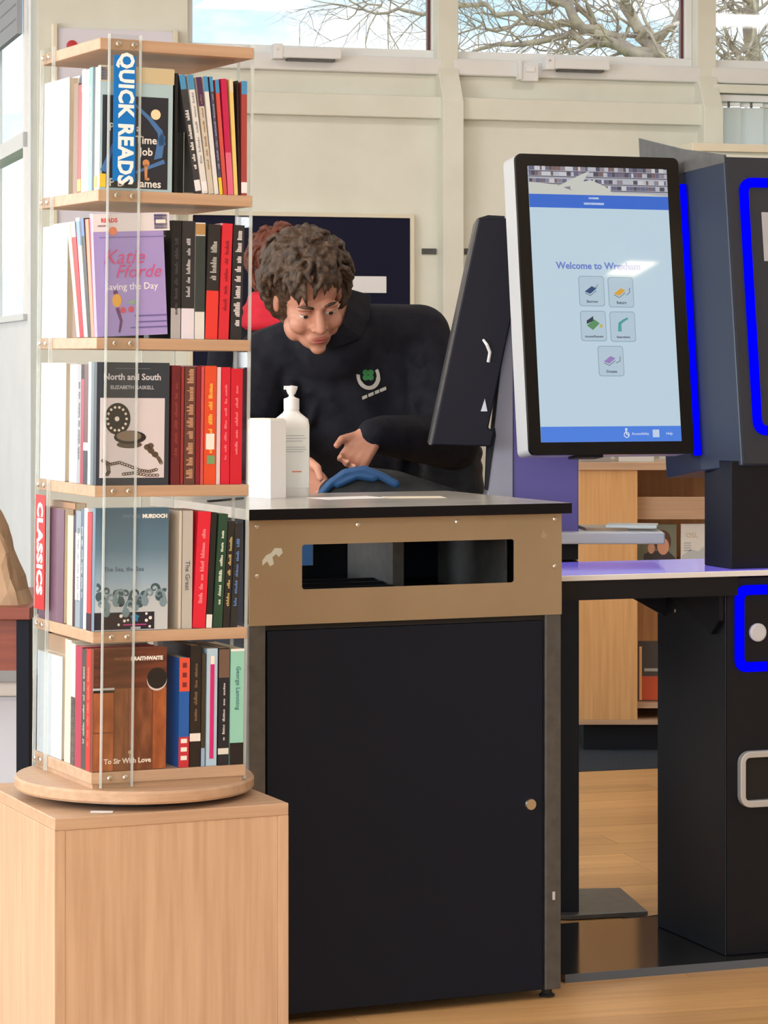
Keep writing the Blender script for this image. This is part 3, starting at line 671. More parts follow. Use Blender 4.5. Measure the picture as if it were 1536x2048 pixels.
side_row(1, [('lilac book with pink handwritten cover', (166, 152, 214), .013, .200, {'tilt': -3.2, 'w': .122}), ('peach orange book', (222, 140, 106), .015, .192, {'tilt': -4}), ('black and white slim book', (44, 42, 44), .015, .194, {'tilt': -4.5, 'bands': [(.165, .194, (80, 118, 176))]}),
             ('white book with blue top band', (224, 224, 226), .017, .196, {'tilt': -5, 'bands': [(.150, .19, (120, 160, 200))]}), ('crimson book', (190, 34, 52), .019, .190, {'tilt': -5.5, 'bands': [(.165, .19, (230, 226, 216))]}), ('cream white thin book', (228, 220, 204), .014, .188, {'tilt': -6}), ('brown book', (128, 92, 70), .022, .168)], cover2, G[1])
side_row(2, [('dark slate book with locket cover', (48, 56, 68), .012, .200), ('grey green thin book', (96, 112, 116), .013, .200), ('white and teal book', (216, 230, 228), .013, .200), ('dark maroon book with white spine label', (92, 48, 50), .019, .196, {'bands': [(.0, .055, (34, 40, 50)), (.055, .068, (240, 240, 240))]}),
             ('crimson slim book', (156, 36, 58), .014, .172), ('silver patterned book', (156, 160, 168), .015, .196, {'txt': (70, 72, 80)}), ('thick pale grey book', (206, 206, 214), .038, .196)], cover3, G[2])
side_row(3, [('sea blue book with curling waves cover', (110, 140, 160), .012, .200), ('red book', (196, 56, 60), .021, .192, {'in': -.001, 'bands': [(0, .028, (34, 34, 50))]}), ('white slim book', (236, 236, 242), .017, .198), ('slate blue book', (92, 112, 132), .014, .196, {'txt': (190, 200, 210)}),
             ('blue grey book with long white label', (142, 158, 172), .024, .192, {'bands': [(.045, .155, (242, 242, 236))], 'txt': (110, 120, 130)}), ('dark plum thin book', (66, 44, 60), .012, .184), ('thick cream book', (226, 212, 184), .026, .182)], cover4, G[3])
side_row(4, [('brown book with wooden door cover', (116, 62, 44), .012, .200), ('bright red book', (204, 48, 44), .020, .198, {'txt': (236, 120, 100)}), ('dark green grey book', (66, 74, 70), .020, .196, {'txt': (180, 180, 160)}), ('dusty crimson thick book', (172, 58, 84), .030, .198), ('black book with white spine', (232, 228, 218), .020, .200, {'bands': [(0, .2, (232, 228, 218)), (.0, .112, (60, 52, 48))]}), ('cream book', (226, 214, 196), .030, .204)], cover5, G[4])
back_row(0, [('white plastic covered book', (230, 234, 246), .018, .196), ('blue white book', (190, 205, 235), .02, .2)], G[0])
back_row(1, [('pale ice blue book', (214, 230, 234), .018, .190), ('grey white book', (200, 204, 210), .02, .196)], G[1])
back_row(2, [('white backed book', (226, 234, 234), .018, .198), ('dark grey book', (80, 84, 92), .02, .19)], G[2])
back_row(3, [('plum patterned book', (112, 84, 104), .018, .190), ('tan book', (186, 150, 120), .02, .2)], G[3])
back_row(4, [('pale grey blue book', (196, 208, 216), .018, .172), ('brown tan book', (176, 148, 122), .02, .2)], G[4])
b1 = lambda c: [(.162, .186, c)]
front_row(0, [('plain black book', (18, 18, 22), 351.5, 358, .196, {'bands': [(.0, .12, (16, 16, 20))]}), ('charcoal book with white letters', (58, 58, 62), 395, 407, .196, {'lean': 9.5, 'txt': (230, 230, 230), 't1': .7, 'frac': .6, 'bands': [(.172, .196, LB), (.004, .022, (236, 236, 240))]}),
    ('white book with blue cap', (222, 222, 220), 408, 420, .196, {'lean': 8.5, 'bands': [(.172, .196, LB), (.004, .02, (240, 240, 244))], 'txt': (150, 150, 156)}), ('cream book with purple cap', (206, 198, 182), 421, 432, .193, {'lean': 7.5, 'bands': [(.145, .193, (78, 44, 84))], 'txt': (150, 120, 90)}),
    ('white grey book with blue cap', (226, 226, 224), 433, 442, .195, {'lean': 6.8, 'bands': [(.170, .195, LB)]}), ('slate navy thin book with blue cap', (74, 78, 104), 443, 450, .195, {'lean': 6.2, 'bands': [(.170, .195, LB), (.0, .028, (236, 200, 60))], 'txt': (170, 170, 190)}),
    ('coral book', (208, 84, 74), 451, 459, .190, {'lean': 5.4, 'bands': [(.168, .19, LB)]}), ('crimson pink book', (196, 30, 84), 460, 472, .192, {'lean': 4.6, 'bands': [(.0, .07, (222, 106, 140))]}), ('yellow book', (232, 204, 124), 473, 481, .192, {'lean': 3.6, 'bands': [(.17, .192, (222, 214, 186))]}),
    ('black thin book', (40, 24, 28), 482, 486, .190, {'lean': 2}), ('brick red book with blue cap', (166, 70, 66), 487, 499, .190, {'lean': .6, 'bands': [(.168, .19, LB), (.004, .022, (240, 240, 244))]})], G[0])
front_row(1, [('black book with grey foot label', (20, 20, 24), 344, 364, .194, {'bands': [(.0, .05, (176, 174, 178))], 'txt': (64, 64, 70)}), ('charcoal book with white foot label', (44, 44, 48), 365, 391, .194, {'bands': [(.0, .05, (226, 222, 236))], 'txt': (190, 190, 196), 't0': .35, 'frac': .3}),
    ('white book with dark spine picture', (222, 224, 222), 392, 412, .192, {'bands': [(.045, .17, (52, 62, 62)), (.172, .19, (176, 140, 90))]}), ('black book with red foot', (38, 38, 40), 413, 438, .190, {'lean': -1.2, 'bands': [(.0, .08, (226, 58, 52))], 'txt': (180, 180, 176), 't0': .5, 'frac': .5}),
    ('red book', (214, 42, 58), 440, 461, .192, {'lean': -1.6, 'txt': (150, 20, 40)}), ('black book with white script', (40, 40, 44), 464, 487, .190, {'lean': -1.2, 'txt': (220, 216, 220), 'frac': .55, 't0': .1, 't1': .95})], G[1])
front_row(2, [('dark red wide book', (104, 30, 36), 346, 364, .196, {'txt': (140, 60, 56)}), ('thin red brown book', (150, 50, 52), 365, 371, .194), ('brown patterned book', (98, 62, 54), 372, 394, .194, {'txt': (196, 150, 120), 'frac': .6, 't0': .05, 't1': .98}), ('burgundy book', (132, 22, 42), 395, 404, .196), ('rose red thin book', (206, 84, 88), 405, 411, .194),
    ('orange red book with a small white figure', (222, 78, 44), 412, 436, .196, {'txt': (240, 190, 80), 'fn': lambda o, T, H: (bx(-.0009, .0002, .003, T-.003, .058, .084).build('spine_figure', OFF, o), bx(-.001, .0002, .002, T-.005, .034, .048).build('spine_leaf', C(120, 160, 110), o))}),
    ('white and pink book', (226, 196, 200), 437, 445, .194), ('scarlet book by the pink one', (212, 30, 56), 446, 464, .194, {'txt': (240, 130, 140), 'frac': .25}), ('scarlet end book', (206, 28, 50), 465, 489, .192, {'txt': (240, 130, 140), 'frac': .22})], G[2])
front_row(3, [('cream thin book', (206, 198, 184), 357, 363, .194), ('light grey book', (186, 184, 178), 364, 385, .194, {'fn': lambda o, T, H: text('title', 'The Great', .0115, down_x(-.0008, T/2, H*.45), C(96, 96, 96), o)}), ('vivid red book', (220, 34, 58), 386, 412, .192, {'lean': -2.4, 'txt': (244, 140, 150), 'frac': .3}), ('black book with white foot label', (26, 28, 30), 413, 425, .190, {'lean': -2.2, 'bands': [(.0, .022, (230, 230, 230))]}),
    ('dark green book', (36, 72, 54), 427, 446, .188, {'lean': -2.6, 'txt': (220, 230, 214), 'frac': .32}), ('black book with gold letters', (34, 34, 34), 447, 461, .176, {'lean': -2.6, 'txt': (196, 176, 120), 'frac': .4}), ('charcoal book with blue letters', (40, 42, 46), 462, 477, .172, {'lean': -2.4, 'txt': (96, 130, 190), 'frac': .4})], G[3])
front_row(4, [('orange and blue patterned book', (26, 92, 176), 356, 377, .180, {'bands': [(.125, .18, (222, 84, 62)), (.0, .05, (196, 48, 60))], 'fn': lambda o, T, H: [bx(-.0009, .0002, T*.2, T*.8, z, z+.007).build('spine_lettering', OFF, o) for z in (.040, .026, .012)]+[bx(-.0009, .0002, T*.3, T*.7, z, z+.008).build('spine_pattern', C(120, 40, 50), o) for z in (.132, .148, .164)]}),
    ('black book with white spine label', (30, 26, 26), 378, 400, .200, {'bands': [(.042, .055, (236, 230, 222))], 'txt': (120, 100, 80), 'frac': .3, 't0': .35}), ('dark olive thin book', (58, 54, 44), 401, 409, .186, {'bands': [(0, .03, (150, 176, 206))]}), ('pale blue book with magenta stripe', (176, 206, 226), 411, 433, .194, {'fn': lambda o, T, H: (bx(-.0009, .0002, T*.3, T*.68, .012, H-.012).build('spine_stripe', C(206, 40, 120), o), bx(-.0010, .0002, T*.3, T*.68, H-.026, H-.012).build('spine_tip', OFF, o))}),
    ('navy book with spine picture', (24, 30, 42), 435, 457, .194, {'bands': [(.145, .192, (110, 88, 76)), (.018, .028, (220, 220, 210))], 'txt': (200, 200, 204), 'frac': .22, 't1': .7}), ('mint green book with black foot', (146, 208, 192), 459, 487, .192, {'bands': [(.0, .036, (22, 22, 30)), (.188, .192, (236, 240, 238))], 'fn': lambda o, T, H: text('spine_lettering', 'George Lamming', .0105, down_x(-.0009, T*.45, H*.66), C(60, 120, 120), o)})], G[4])
# thin metal bookend between rows on the top tier
be = MB(); be.box(-.0006, .0006, -.1405, -.03, .0, .10); be.box(-.0006, .018, -.1405, -.03, 0, .001)
tag(be.build('bookend', 'steel', None, TW @ T3((col_x(370, 0), 0, ZB[0]+.0002))), 'thin steel bookend beside the plain black book', 'bookend')
# ================================================================== book return cabinet
CW, CDp = .688, .60
CT = T3((-.267, 5.421, 0)) @ Matrix.Rotation(R(23), 4, 'Z')
cb = empty('return_cabinet', CT); tag(cb, 'black book return cabinet with bronze slotted front and dark laminate top', 'cabinet')
tp = bx(-.004, CW+.016, -.016, CDp+.01, 1.004, 1.0255).build('top', 'laminate_dark_top', cb, None, .001)
bx(-.0045, CW+.0165, -.0168, -.0155, 1.004, 1.0253).build('front_edging', 'laminate_edge', tp); bx(CW+.0155, CW+.0168, -.0165, CDp+.01, 1.004, 1.0253).build('side_edging', 'laminate_edge', tp)
for x in (0, CW-.036):
    bx(x, x+.036, 0, .03, .02, .797).build('front_post', 'frame_grey', cb, None, .002)
    bx(x, x+.036, CDp-.03, CDp, .02, 1.004).build('rear_post', 'frame_grey', cb, None, .002)
bx(0, .012, .031, CDp-.031, .025, 1.003).build('side_panel', 'navy_door', cb); bx(CW-.012, CW, .031, CDp-.031, .025, 1.003).build('side_panel', 'frame_grey', cb)
rim = MB(); n = 5
sl = rrect(.112, .579, .864, .953, .006, n)
ou = []
for (x, z) in sl: ou.append((0 if x < .3 else CW, .795 if z < .91 else 1.0035))
rim.ring(ou, sl, 'y', -.003, 0)
fp = rim.build('slot_panel', 'bronze_panel', cb)
for x, z in ((.0157, .991), (.232, .990), (.450, .991), (.672, .992), (.0157, .893), (.672, .8945)):
    MB().lathe([(.0052, 0), (.0048, .0015), (.002, .0028), (.0006, .0028)], 14).build('screw', 'steel', fp, frame((1, 0, 0), (0, 0, 1), (0, -1, 0), (x, -.003, z)))
MB().prism([(.040, .928), (.050, .936), (.056, .926), (.064, .930), (.061, .944), (.069, .950), (.074, .944), (.083, .952), (.080, .961), (.066, .962), (.058, .952), (.048, .948), (.040, .938)], 'y', -.0034, -.003, T=T3((-.012, 0, -.014))).build('torn_sticker', C(206, 212, 200), fp)
MB().prism([(.64, .955), (.646, .972), (.650, .962), (.656, .960), (.650, .952)], 'y', -.0033, -.003).build('scuff', C(168, 150, 126), fp)
dr = bx(.040, CW-.040, .003, .022, .021, .783).build('door', 'navy_door', cb, None, .002)
bx(.037, CW-.037, .006, .03, .784, .795).build('door_gap', 'dark_void', cb)
lk = MB().lathe([(.0125, 0), (.0125, .006), (.0110, .009), (.0006, .009)], 24).build('lock', 'steel', dr, frame((1, 0, 0), (0, 0, 1), (0, -1, 0), (.617, .003, .406)))
for x in (.018, CW-.018):
    for y in (.03, CDp-.03): MB().lathe([(.016, 0), (.017, .004), (.011, .008), (.011, .021)], 20).build('foot', 'rubber', cb, T3((x, y, 0)))
bx(CW-.020, CW-.014, -.0006, .0, .205, .222).build('scratch', C(200, 200, 205), cb)
# inside of the slot: chute floor, brush strips, dividing plates, back plate with its opening
bx(.013, CW-.013, .03, CDp-.03, .82, .835).build('chute_floor', 'black_matt', cb)
for i in range(5): bx(.05, .40, .10+i*.05, .112+i*.05, .835, .842+i*.004).build('brush_strip', 'black_matt', cb)
bp = MB(); yb0, yb1 = CDp-.034, CDp-.030
bp.box(.012, CW-.012, yb0, yb1, .03, .868); bp.box(.36, CW-.012, yb0, yb1, .868, 1.003); bp.box(.012, .36, yb0, yb1, .985, 1.003)
bp.build('rear_panel', 'charcoal_panel', cb)
bx(.395, .42, .2, .45, .835, 1.0).build('divider', 'frame_grey', cb); bx(CW-.10, CW-.095, .06, .40, .835, 1.0).build('chute_side', 'frame_grey', cb); bx(.50, CW-.1, .05, .07, .835, .842).build('chute_lip', 'steel', cb)
# ------------------------------------------------------------------ on the cabinet: sanitiser, leaflet box, sheets for reflections, cable
ZT_ = 1.0255
bt = empty('sanitiser_bottle', T3(Vector((W(583, 0, 5.97).x, 5.97, ZT_))) @ Matrix.Rotation(R(12), 4, 'Z')); tag(bt, 'white hand sanitiser pump bottle on the return cabinet', 'bottle')
principled('bottle_plastic', S(232, 233, 232), .3); 
b_ = MB(); secs = [(.0, .036, .021), (.004, .0375, .0225), (.155, .0375, .0225), (.168, .035, .021), (.182, .019, .017), (.190, .015, .015)]
vs = []; fs = []; nn = 24
for z, rx, ry in secs:
    for i in range(nn):
        a = 2*math.pi*i/nn; ca, sa = math.cos(a), math.sin(a); e = .35 if z < .17 else (.6 if z < .18 else 1)
        vs.append((rx*math.copysign(abs(ca)**e, ca), ry*math.copysign(abs(sa)**e, sa), z))
for k in range(len(secs)-1):
    for i in range(nn): fs.append((k*nn+i, k*nn+(i+1) % nn, (k+1)*nn+(i+1) % nn, (k+1)*nn+i))
fs += [tuple(range(nn-1, -1, -1)), tuple((len(secs)-1)*nn+i for i in range(nn))]
b_.add(vs, fs).build('body', 'bottle_plastic', bt, smooth=True).modifiers.new('edge', 'EDGE_SPLIT').split_angle = R(50)
MB().lathe([(.017, .188), (.017, .212), (.009, .215), (.006, .217), (.006, .232), (.0005, .232)], 24).build('collar', 'white_plastic', bt)
MB().lathe([(.008, .222), (.013, .234), (.0135, .239), (.0005, .241)], 20).box(-.016, .004, -.006, .006, .232, .240).build('pump_head', 'white_plastic', bt)
lb = bx(-.031, .034, -.0232, -.0226, .02, .150).build('label', C(226, 230, 228), bt)
for i, (z, w_) in enumerate(((.132, .052), (.126, .056), (.120, .048), (.107, .054), (.102, .056), (.097, .05))): bx(-.028, -.028+w_, -.0236, -.0232, z, z+.0014).build('print_line', C(168, 174, 176), lb)
bx(-.003, .018, -.0236, -.0232, .0535, .0560).build('print_line', C(214, 118, 84), lb)
# leaflet box standing against it
Tl = T3(Vector((W(541, 0, 5.86).x, 5.86, ZT_))) @ Matrix.Rotation(R(38), 4, 'Z')
lf = empty('leaflet_box', Tl); tag(lf, 'white card leaflet box beside the sanitiser bottle', 'box')
bx(-.0, .041, 0, .085, 0, .168).build('box', 'paper_white', lf, None, .001)
for i in range(3): bx(-.0004, .0002, .012+i*.026, .013+i*.026, .006, .160).build('fold_line', C(205, 203, 196), lf)
bx(.002, .039, .004, .081, .168, .171).build('leaflets', 'paper_cream', lf)
cbm = MB().tube([W(455, 996, 5.62), W(500, 991, 5.66)+Vector((0, 0, .004)), W(545, 988, 5.7)], .0022, 8)
c0 = CT @ Vector((-.0, .03, ZT_+.003))
cp = [CT @ Vector(p) for p in ((.02, .30, ZT_+.0025), (.06, .33, ZT_+.0025), (.10, .37, ZT_+.0025), (.135, .40, ZT_+.0025))]
tag(MB().tube(cp, .0024, 8).build('pen', 'black_matt'), 'thin black pen lying by the leaflet box', 'pen')
for k, (x, y, a, w_, d_, lab) in enumerate(((.36, .36, 8, .15, .10, 'white sheet lying on the return cabinet top'), (.50, .33, -14, .13, .08, 'cream slip lying on the cabinet top toward the screen'))):  # thin pale sheets take the place of whitish reflections on the top
    tag(bx(-w_/2, w_/2, -d_/2, d_/2, 0, .0006).build('paper_sheet', 'paper_white' if k == 0 else 'paper_cream', None, CT @ T3((x, y, ZT_+.0003)) @ Matrix.Rotation(R(a), 4, 'Z')), lab, 'paper')

# ================================================================== self-service kiosk with the lit touchscreen
KT = T3((.378, 5.83, 0)) @ Matrix.Rotation(R(20), 4, 'Z')
ks = empty('self_service_kiosk', KT); tag(ks, 'black self service kiosk tower with lit touchscreen and blue light frames', 'kiosk')
bx(.006, 1.0, .0, .50, .004, .0175).build('plinth', 'glossy_plinth', ks, None, .001)
bx(.006, 1.0, -.002, .0, .0, .0178).build('plinth_trim', 'blue_grey_trim', ks)
A0 = .41
lc = MB().prism([(A0, .05), (A0+.50, .05), (A0+.50, .39), (A0, .39)], 'z', .018, .845).build('lower_column', ['charcoal_panel'], ks, None, .002)
bx(A0+.003, A0+.5, .047, .0502, .020, .815).build('front_panel', 'black_matt', ks)
# worktop
tp = bx(-.03, A0+.5, .02, .39, .850, .862).build('worktop', 'white_plastic', ks, None, .0015)
principled('purple_gloss', S(120, 112, 176), .07, spec=.8, emit=(.16, .12, .80), es=.45)  # violet light on the worktop put in as colour and weak emission
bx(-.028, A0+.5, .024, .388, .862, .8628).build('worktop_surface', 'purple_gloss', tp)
bx(-.03, A0+.02, .028, .05, .808, .850).build('front_apron', 'black_matt', ks); bx(-.03, A0+.0, .34, .36, .808, .850).build('rear_apron', 'black_matt', ks)
MB().prism([(A0, .808), (A0-.135, .808), (A0-.005, .738), (A0, .738)], 'y', .345, .352).build('gusset', 'black_matt', ks)
MB().prism([(.34, .808), (.055, .808), (.055, .752), (.095, .718)], 'x', A0-.012, A0-.001).build('gusset', 'black_matt', ks)
MB().lathe([(.006, 0), (.006, .003), (.0006, .004)], 12).build('bolt', 'steel', ks, frame((0, 1, 0), (0, 0, -1), (-1, 0, 0), (A0-.002, .29, .755)))
# middle and tilted upper tower
MB().prism([(A0+.02, .06), (A0+.50, .06), (A0+.50, .19), (A0+.02, .19)], 'z', .8629, 1.10).build('middle_column', 'black_matt', ks, None, .002)
TILT = R(-7.2)
UT = T3((0, .05, 1.09)) @ Matrix.Rotation(TILT, 4, 'X')
up = MB(); HU = .690
pl = [(.452, .0), (.94, .0), (.94, .30), (.412, .30), (.412, .12)]
n = len(pl); vs = [(x, y, 0) for x, y in pl]+[(x, y, HU+y*.06) for x, y in pl]
up.add(vs, [tuple(range(n-1, -1, -1)), tuple(range(n, 2*n))]+[(i, (i+1) % n, n+(i+1) % n, n+i) for i in range(n)])
upo = up.build('upper_tower', 'navy_side', ks, UT, .003)
fpn = bx(.455, .938, -.004, -.0005, .004, HU-.002).build('face_panel', 'dark_grey_panel', upo)
MB().ring(rrect(.482, .92, .066, .642, .030), rrect(.503, .899, .087, .621, .012), 'y', -.0085, -.004).build('light_frame', 'led_blue', upo)
bx(.534, .62, -.006, -.004, .455, .565).build('instruction_card', C(176, 178, 184), upo); MB().lathe([(.022, 0), (.022, .004), (.018, .006), (.0006, .006)], 28).build('button', 'silver_plastic', upo, frame((1, 0, 0), (0, 0, 1), (0, -1, 0), (.558, -.004, .165)))
fin = [(.4515, -.001, HU-.014, HU+.004), (.4110, .119, HU-.014, HU+.040), (.4110, .345, HU-.014, HU+.112)]
fv = [(x, y, z0) for x, y, z0, z1 in fin]+[(x, y, z1) for x, y, z0, z1 in fin]; fv += [(x+.006, y+.001, z) for x, y, z in fv]
MB().add(fv, [(0, 1, 4, 3), (1, 2, 5, 4), (6, 9, 10, 7), (7, 10, 11, 8), (3, 4, 10, 9), (4, 5, 11, 10), (2, 8, 11, 5), (0, 3, 9, 6), (0, 6, 7, 1), (1, 7, 8, 2)]).build('side_fin', 'frame_grey', upo)
# lower light frame and handle on the lower column
lo = MB().ring(rrect(.432, .88, .638, .828, .026), rrect(.453, .859, .659, .807, .010), 'y', .0415, .047).build('light_frame', 'led_blue', ks)
MB().lathe([(.020, 0), (.020, .006), (.016, .008), (.0006, .008)], 24).build('slot_button', 'pale_plastic', ks, frame((1, 0, 0), (0, 0, 1), (0, -1, 0), (.487, .047, .724)))
MB().ring(rrect(.438, .60, .342, .465, .026), rrect(.4515, .587, .357, .451, .010), 'y', .030, .047).build('pull_handle', 'silver_plastic', ks, None, .002)
bx(.449, .589, .045, .0468, .352, .455).build('handle_recess', 'dark_void', ks)
# blue light strip beside the screen
MB().tube([Vector((.404, .168-.10+.05, .035)), Vector((.404, .168-.10+.05, .648))], .0082, 14).build('light_strip', 'led_blue', upo)
# touchscreen
SWd, SHt, STh = .396, .667, .07
ST = T3((-.002, .17, 1.115)) @ Matrix.Rotation(TILT, 4, 'X')
sb = MB().prism(rrect(0, SWd, 0, SHt, .012, 4), 'y', .006, STh).build('screen_housing', 'silver_plastic', ks, ST)
principled('bezel_black', (.0045, .005, .007), .15, spec=.4)
MB().prism(rrect(-.001, SWd+.001, -.001, SHt+.001, .014, 4), 'y', -.002, .007).build('bezel', 'bezel_black', sb)
def emis(name, c, s=.75):
    m = principled(name, (.01, .01, .012), .06, emit=S(*c), es=s, spec=.5); m.node_tree.nodes['Principled BSDF'].inputs['Roughness'].default_value = .025; return m
sx0, sx1, sz0, sz1 = .027, .366, .027, .640
sm = emis('screen_pale', (198, 222, 236), .76); 
disp = bx(sx0, sx1, -.0028, -.002, sz0, sz1).build('display', sm, sb)
def ui(pts, mat, name, d=.0033, par=None): return MB().prism(pts, 'y', -d, -.0028).build(name, mat, par or disp)
def ur(x0, x1, z0, z1, mat, name, d=.0033, par=None): return ui([(x0, z0), (x1, z0), (x1, z1), (x0, z1)], mat, name, d, par)
EB = emis('screen_blue', (52, 108, 210), .8); EB2 = emis('screen_footer_blue', (74, 128, 224), .85); EW = emis('screen_white', (220, 232, 245), .8)
ur(sx0, sx1, sz0+.0, sz0+.034, EB2, 'footer_bar'); ur(sx0, sx1, .548, .578, EB, 'header_bar')
# photograph of shelves and an open book along the top of the display
ph = ur(sx0, sx1, .578, sz1, emis('screen_photo', (182, 184, 194), .75), 'header_photo')
r3 = random.Random(11); SHC = [emis('photo_tone_%d' % i, c, .7) for i, c in enumerate(((110, 110, 140), (196, 198, 208), (86, 84, 100), (150, 140, 150), (214, 216, 222), (128, 104, 104)))]
for i, z in enumerate((.588, .602, .618, .630)):
    x = sx0+.002
    while x < sx1-.008:
        w_ = r3.uniform(.004, .014); ur(x, min(x+w_, sx1-.002), z+.002, z+.011, r3.choice(SHC), 'photo_book', .0036, ph); x += w_+.0005
    ur(sx0, sx1, z-.001, z+.0008, SHC[2], 'photo_shelf', .0037, ph)
PGE = emis('photo_page', (206, 208, 200), .78)
ui([(sx0, .580), (sx0+.11, .585), (sx0+.065, .600), (sx0, .605)], PGE, 'photo_page', .0039, ph)
ui([(sx0+.06, .592), (sx0+.13, .625), (sx0+.148, .632), (sx0+.135, .612), (sx0+.11, .598)], PGE, 'photo_page', .0040, ph)
ui([(sx0+.10, .584), (sx0+.205, .582), (sx0+.185, .598), (sx0+.15, .612), (sx0+.11, .602)], PGE, 'photo_page', .0041, ph)
ui([(sx0, .578), (sx1, .578), (sx1-.05, .583), (sx0, .586)], PGE, 'photo_page', .0042, ph)
DT = emis('screen_text', (110, 132, 204), .8); GT = emis('screen_caption', (112, 128, 144), .6); BR = emis('button_outline', (156, 180, 198), .72); BF = emis('button_fill', (190, 213, 228), .73)
text('welcome_text', 'Welcome to Wrexham', .0215, face_y(.186, -.0034, .418), DT, disp, bold=.0006)
ur(.17, .195, .569, .573, EW, 'header_line'); ur(.158, .207, .556, .561, EW, 'header_line')
def btn(cx, cz, cap):
    ui(rrect(cx-.031, cx+.031, cz-.034, cz+.034, .007), BR, 'button_edge', .0032)
    f = ui(rrect(cx-.0292, cx+.0292, cz-.0322, cz+.0322, .006), BF, 'button', .0036)
    text('caption', cap, .0085 if len(cap) < 9 else .0062, face_y(cx, -.0037, cz-.0235), GT, f, bold=.0003)
    return f
def dia(f, cx, cz, c, c2):
    ui([(cx-.016, cz-.005), (cx+.001, cz+.007), (cx+.013, cz+.002), (cx-.003, cz-.010)], c, 'icon_book', .0042, f)
    ui(thick([(cx-.015, cz-.008), (cx-.003, cz-.014), (cx+.012, cz-.003)], .0016, .0016), c2, 'icon_pages', .0041, f)
b = btn(.166, .362, 'Borrow'); dia(b, .165, .366, emis('icon_navy', (48, 84, 130), .7), GT); ui(thick([(.172, .366), (.178, .372), (.182, .378)], .003, .001), emis('icon_leaf', (120, 150, 140), .7), 'icon_arrow', .0042, b)
b = btn(.237, .360, 'Return'); dia(b, .235, .362, emis('icon_orange', (226, 172, 70), .75), GT); ui(thick([(.250, .354), (.258, .360), (.258, .370)], .0016, .0016), GT, 'icon_arrow', .0042, b)
b = btn(.166, .284, 'Account/Payment'); ui([(.150, .285), (.168, .299), (.181, .290), (.164, .275)], emis('icon_green', (96, 156, 106), .7), 'icon_note', .0042, b); ui([(.150, .288), (.150, .296), (.166, .306), (.166, .296)], emis('icon_dark', (50, 66, 80), .7), 'icon_wallet', .0043, b); ui(circle(.184, .284, .004, 10), emis('icon_coin', (216, 190, 90), .7), 'icon_coin', .0043, b)
b = btn(.237, .283, 'Reservations'); ui(thick([(.229, .272), (.230, .290), (.240, .297), (.250, .302)], .009, .004), emis('icon_teal', (86, 172, 168), .7), 'icon_scanner', .0042, b)
b = btn(.204, .206, 'Donate'); dia(b, .202, .210, emis('icon_purple', (164, 138, 204), .7), GT); ui(thick([(.216, .202), (.226, .206), (.226, .216)], .0016, .0016), GT, 'icon_arrow', .0042, b)
wc = MB().prism(circle(.232, .054, .003, 10), 'y', -.0036, -.0028).ring(circle(.2325, .042, .007, 14), circle(.2325, .042, .0052, 14), 'y', -.0036, -.0028).prism(thick([(.231, .052), (.232, .044), (.239, .040)], .0026, .0026), 'y', -.0036, -.0028)
wc.build('access_icon', EW, disp); text('footer_text', 'Accessibility', .0085, face_y(.266, -.0034, .044), EW, disp); ur(.296, .312, .036, .053, EW, 'flag_icon'); text('footer_text', 'Help', .0085, face_y(.337, -.0034, .044), EW, disp)
bx(.115, .18, .012, .055, -.006, 0).build('receipt_slot', 'black_matt', sb)

# ================================================================== second kiosk, purple, facing the other way
k2 = empty('purple_kiosk', T3((.463, 6.50, 0))); tag(k2, 'purple and grey kiosk with a tilted black screen turned away', 'kiosk')
def q2(px, py, Y=6.50): p = W(px, py, Y); return (p.x-.463, p.z)
bx(-.16, .0, .03, .18, .012, .845).build('column', 'black_matt', k2, None, .002)
MB().prism([(-.02, -.01), (.165, .04), (.125, .34), (-.20, .30), (-.22, .02)], 'z', .002, .013).build('base_plate', 'frame_grey', k2, None, .002)
MB().prism([q2(1157, 640), q2(1157, 1066), q2(1026, 1066), q2(1026, 640)], 'y', .0, .22).build('body', 'purple_panel', k2, None, .002)
MB().prism([q2(1157, 1066), q2(1157, 1120), q2(1026, 1120), q2(1026, 1066)], 'y', .01, .20).build('body_base', 'black_matt', k2)
MB().prism([q2(1026, 632), q2(1026, 1090), q2(962, 1090), q2(975, 985), q2(1001, 735), q2(1020, 632)], 'y', -.004, .222).build('fascia', 'lavender_grey', k2, None, .002)
hs = MB().prism([q2(957, 440), q2(1100, 436), q2(1100, 560), q2(1020, 640), q2(975, 855), q2(987, 862), q2(980, 892), q2(862, 889)], 'y', -.05, .20).build('screen_housing', 'blue_black', k2, None, .003)
MB().prism([q2(957, 440), q2(952, 440), q2(857, 888), q2(862, 889)], 'y', -.048, .198).build('screen_glass', 'frame_grey', hs)
MB().prism([q2(955, 442), q2(1008, 440), q2(1008, 434), q2(975, 432), q2(955, 438)], 'y', -.04, .19).build('housing_lip', 'black_matt', hs)
MB().tube([Vector((q2(965, 680)[0], -.052, q2(965, 680)[1])), Vector((q2(972, 690)[0], -.060, q2(972, 690)[1])), Vector((q2(978, 705)[0], -.058, q2(978, 705)[1])), Vector((q2(975, 724)[0], -.052, q2(975, 724)[1]))], [.003, .004, .004, .004], 10).build('cable', 'white_plastic', hs)
MB().prism([q2(960, 822), q2(968, 797), q2(973, 822)], 'y', -.054, -.05).build('cable_clip', 'pale_plastic', hs)
MB().prism([q2(975, 862), q2(990, 855), q2(992, 870), q2(986, 905), q2(975, 980), q2(970, 980)], 'y', -.006, .05).build('hinge_arm', 'black_matt', k2)
MB().tube([Vector((.10, .0, .006)), Vector((.15, -.02, .008)), Vector((.19, .01, .008)), Vector((.24, .05, .006)), Vector((.28, .12, .005))], .004, 8).build('power_cable', 'rubber', k2, smooth=True)
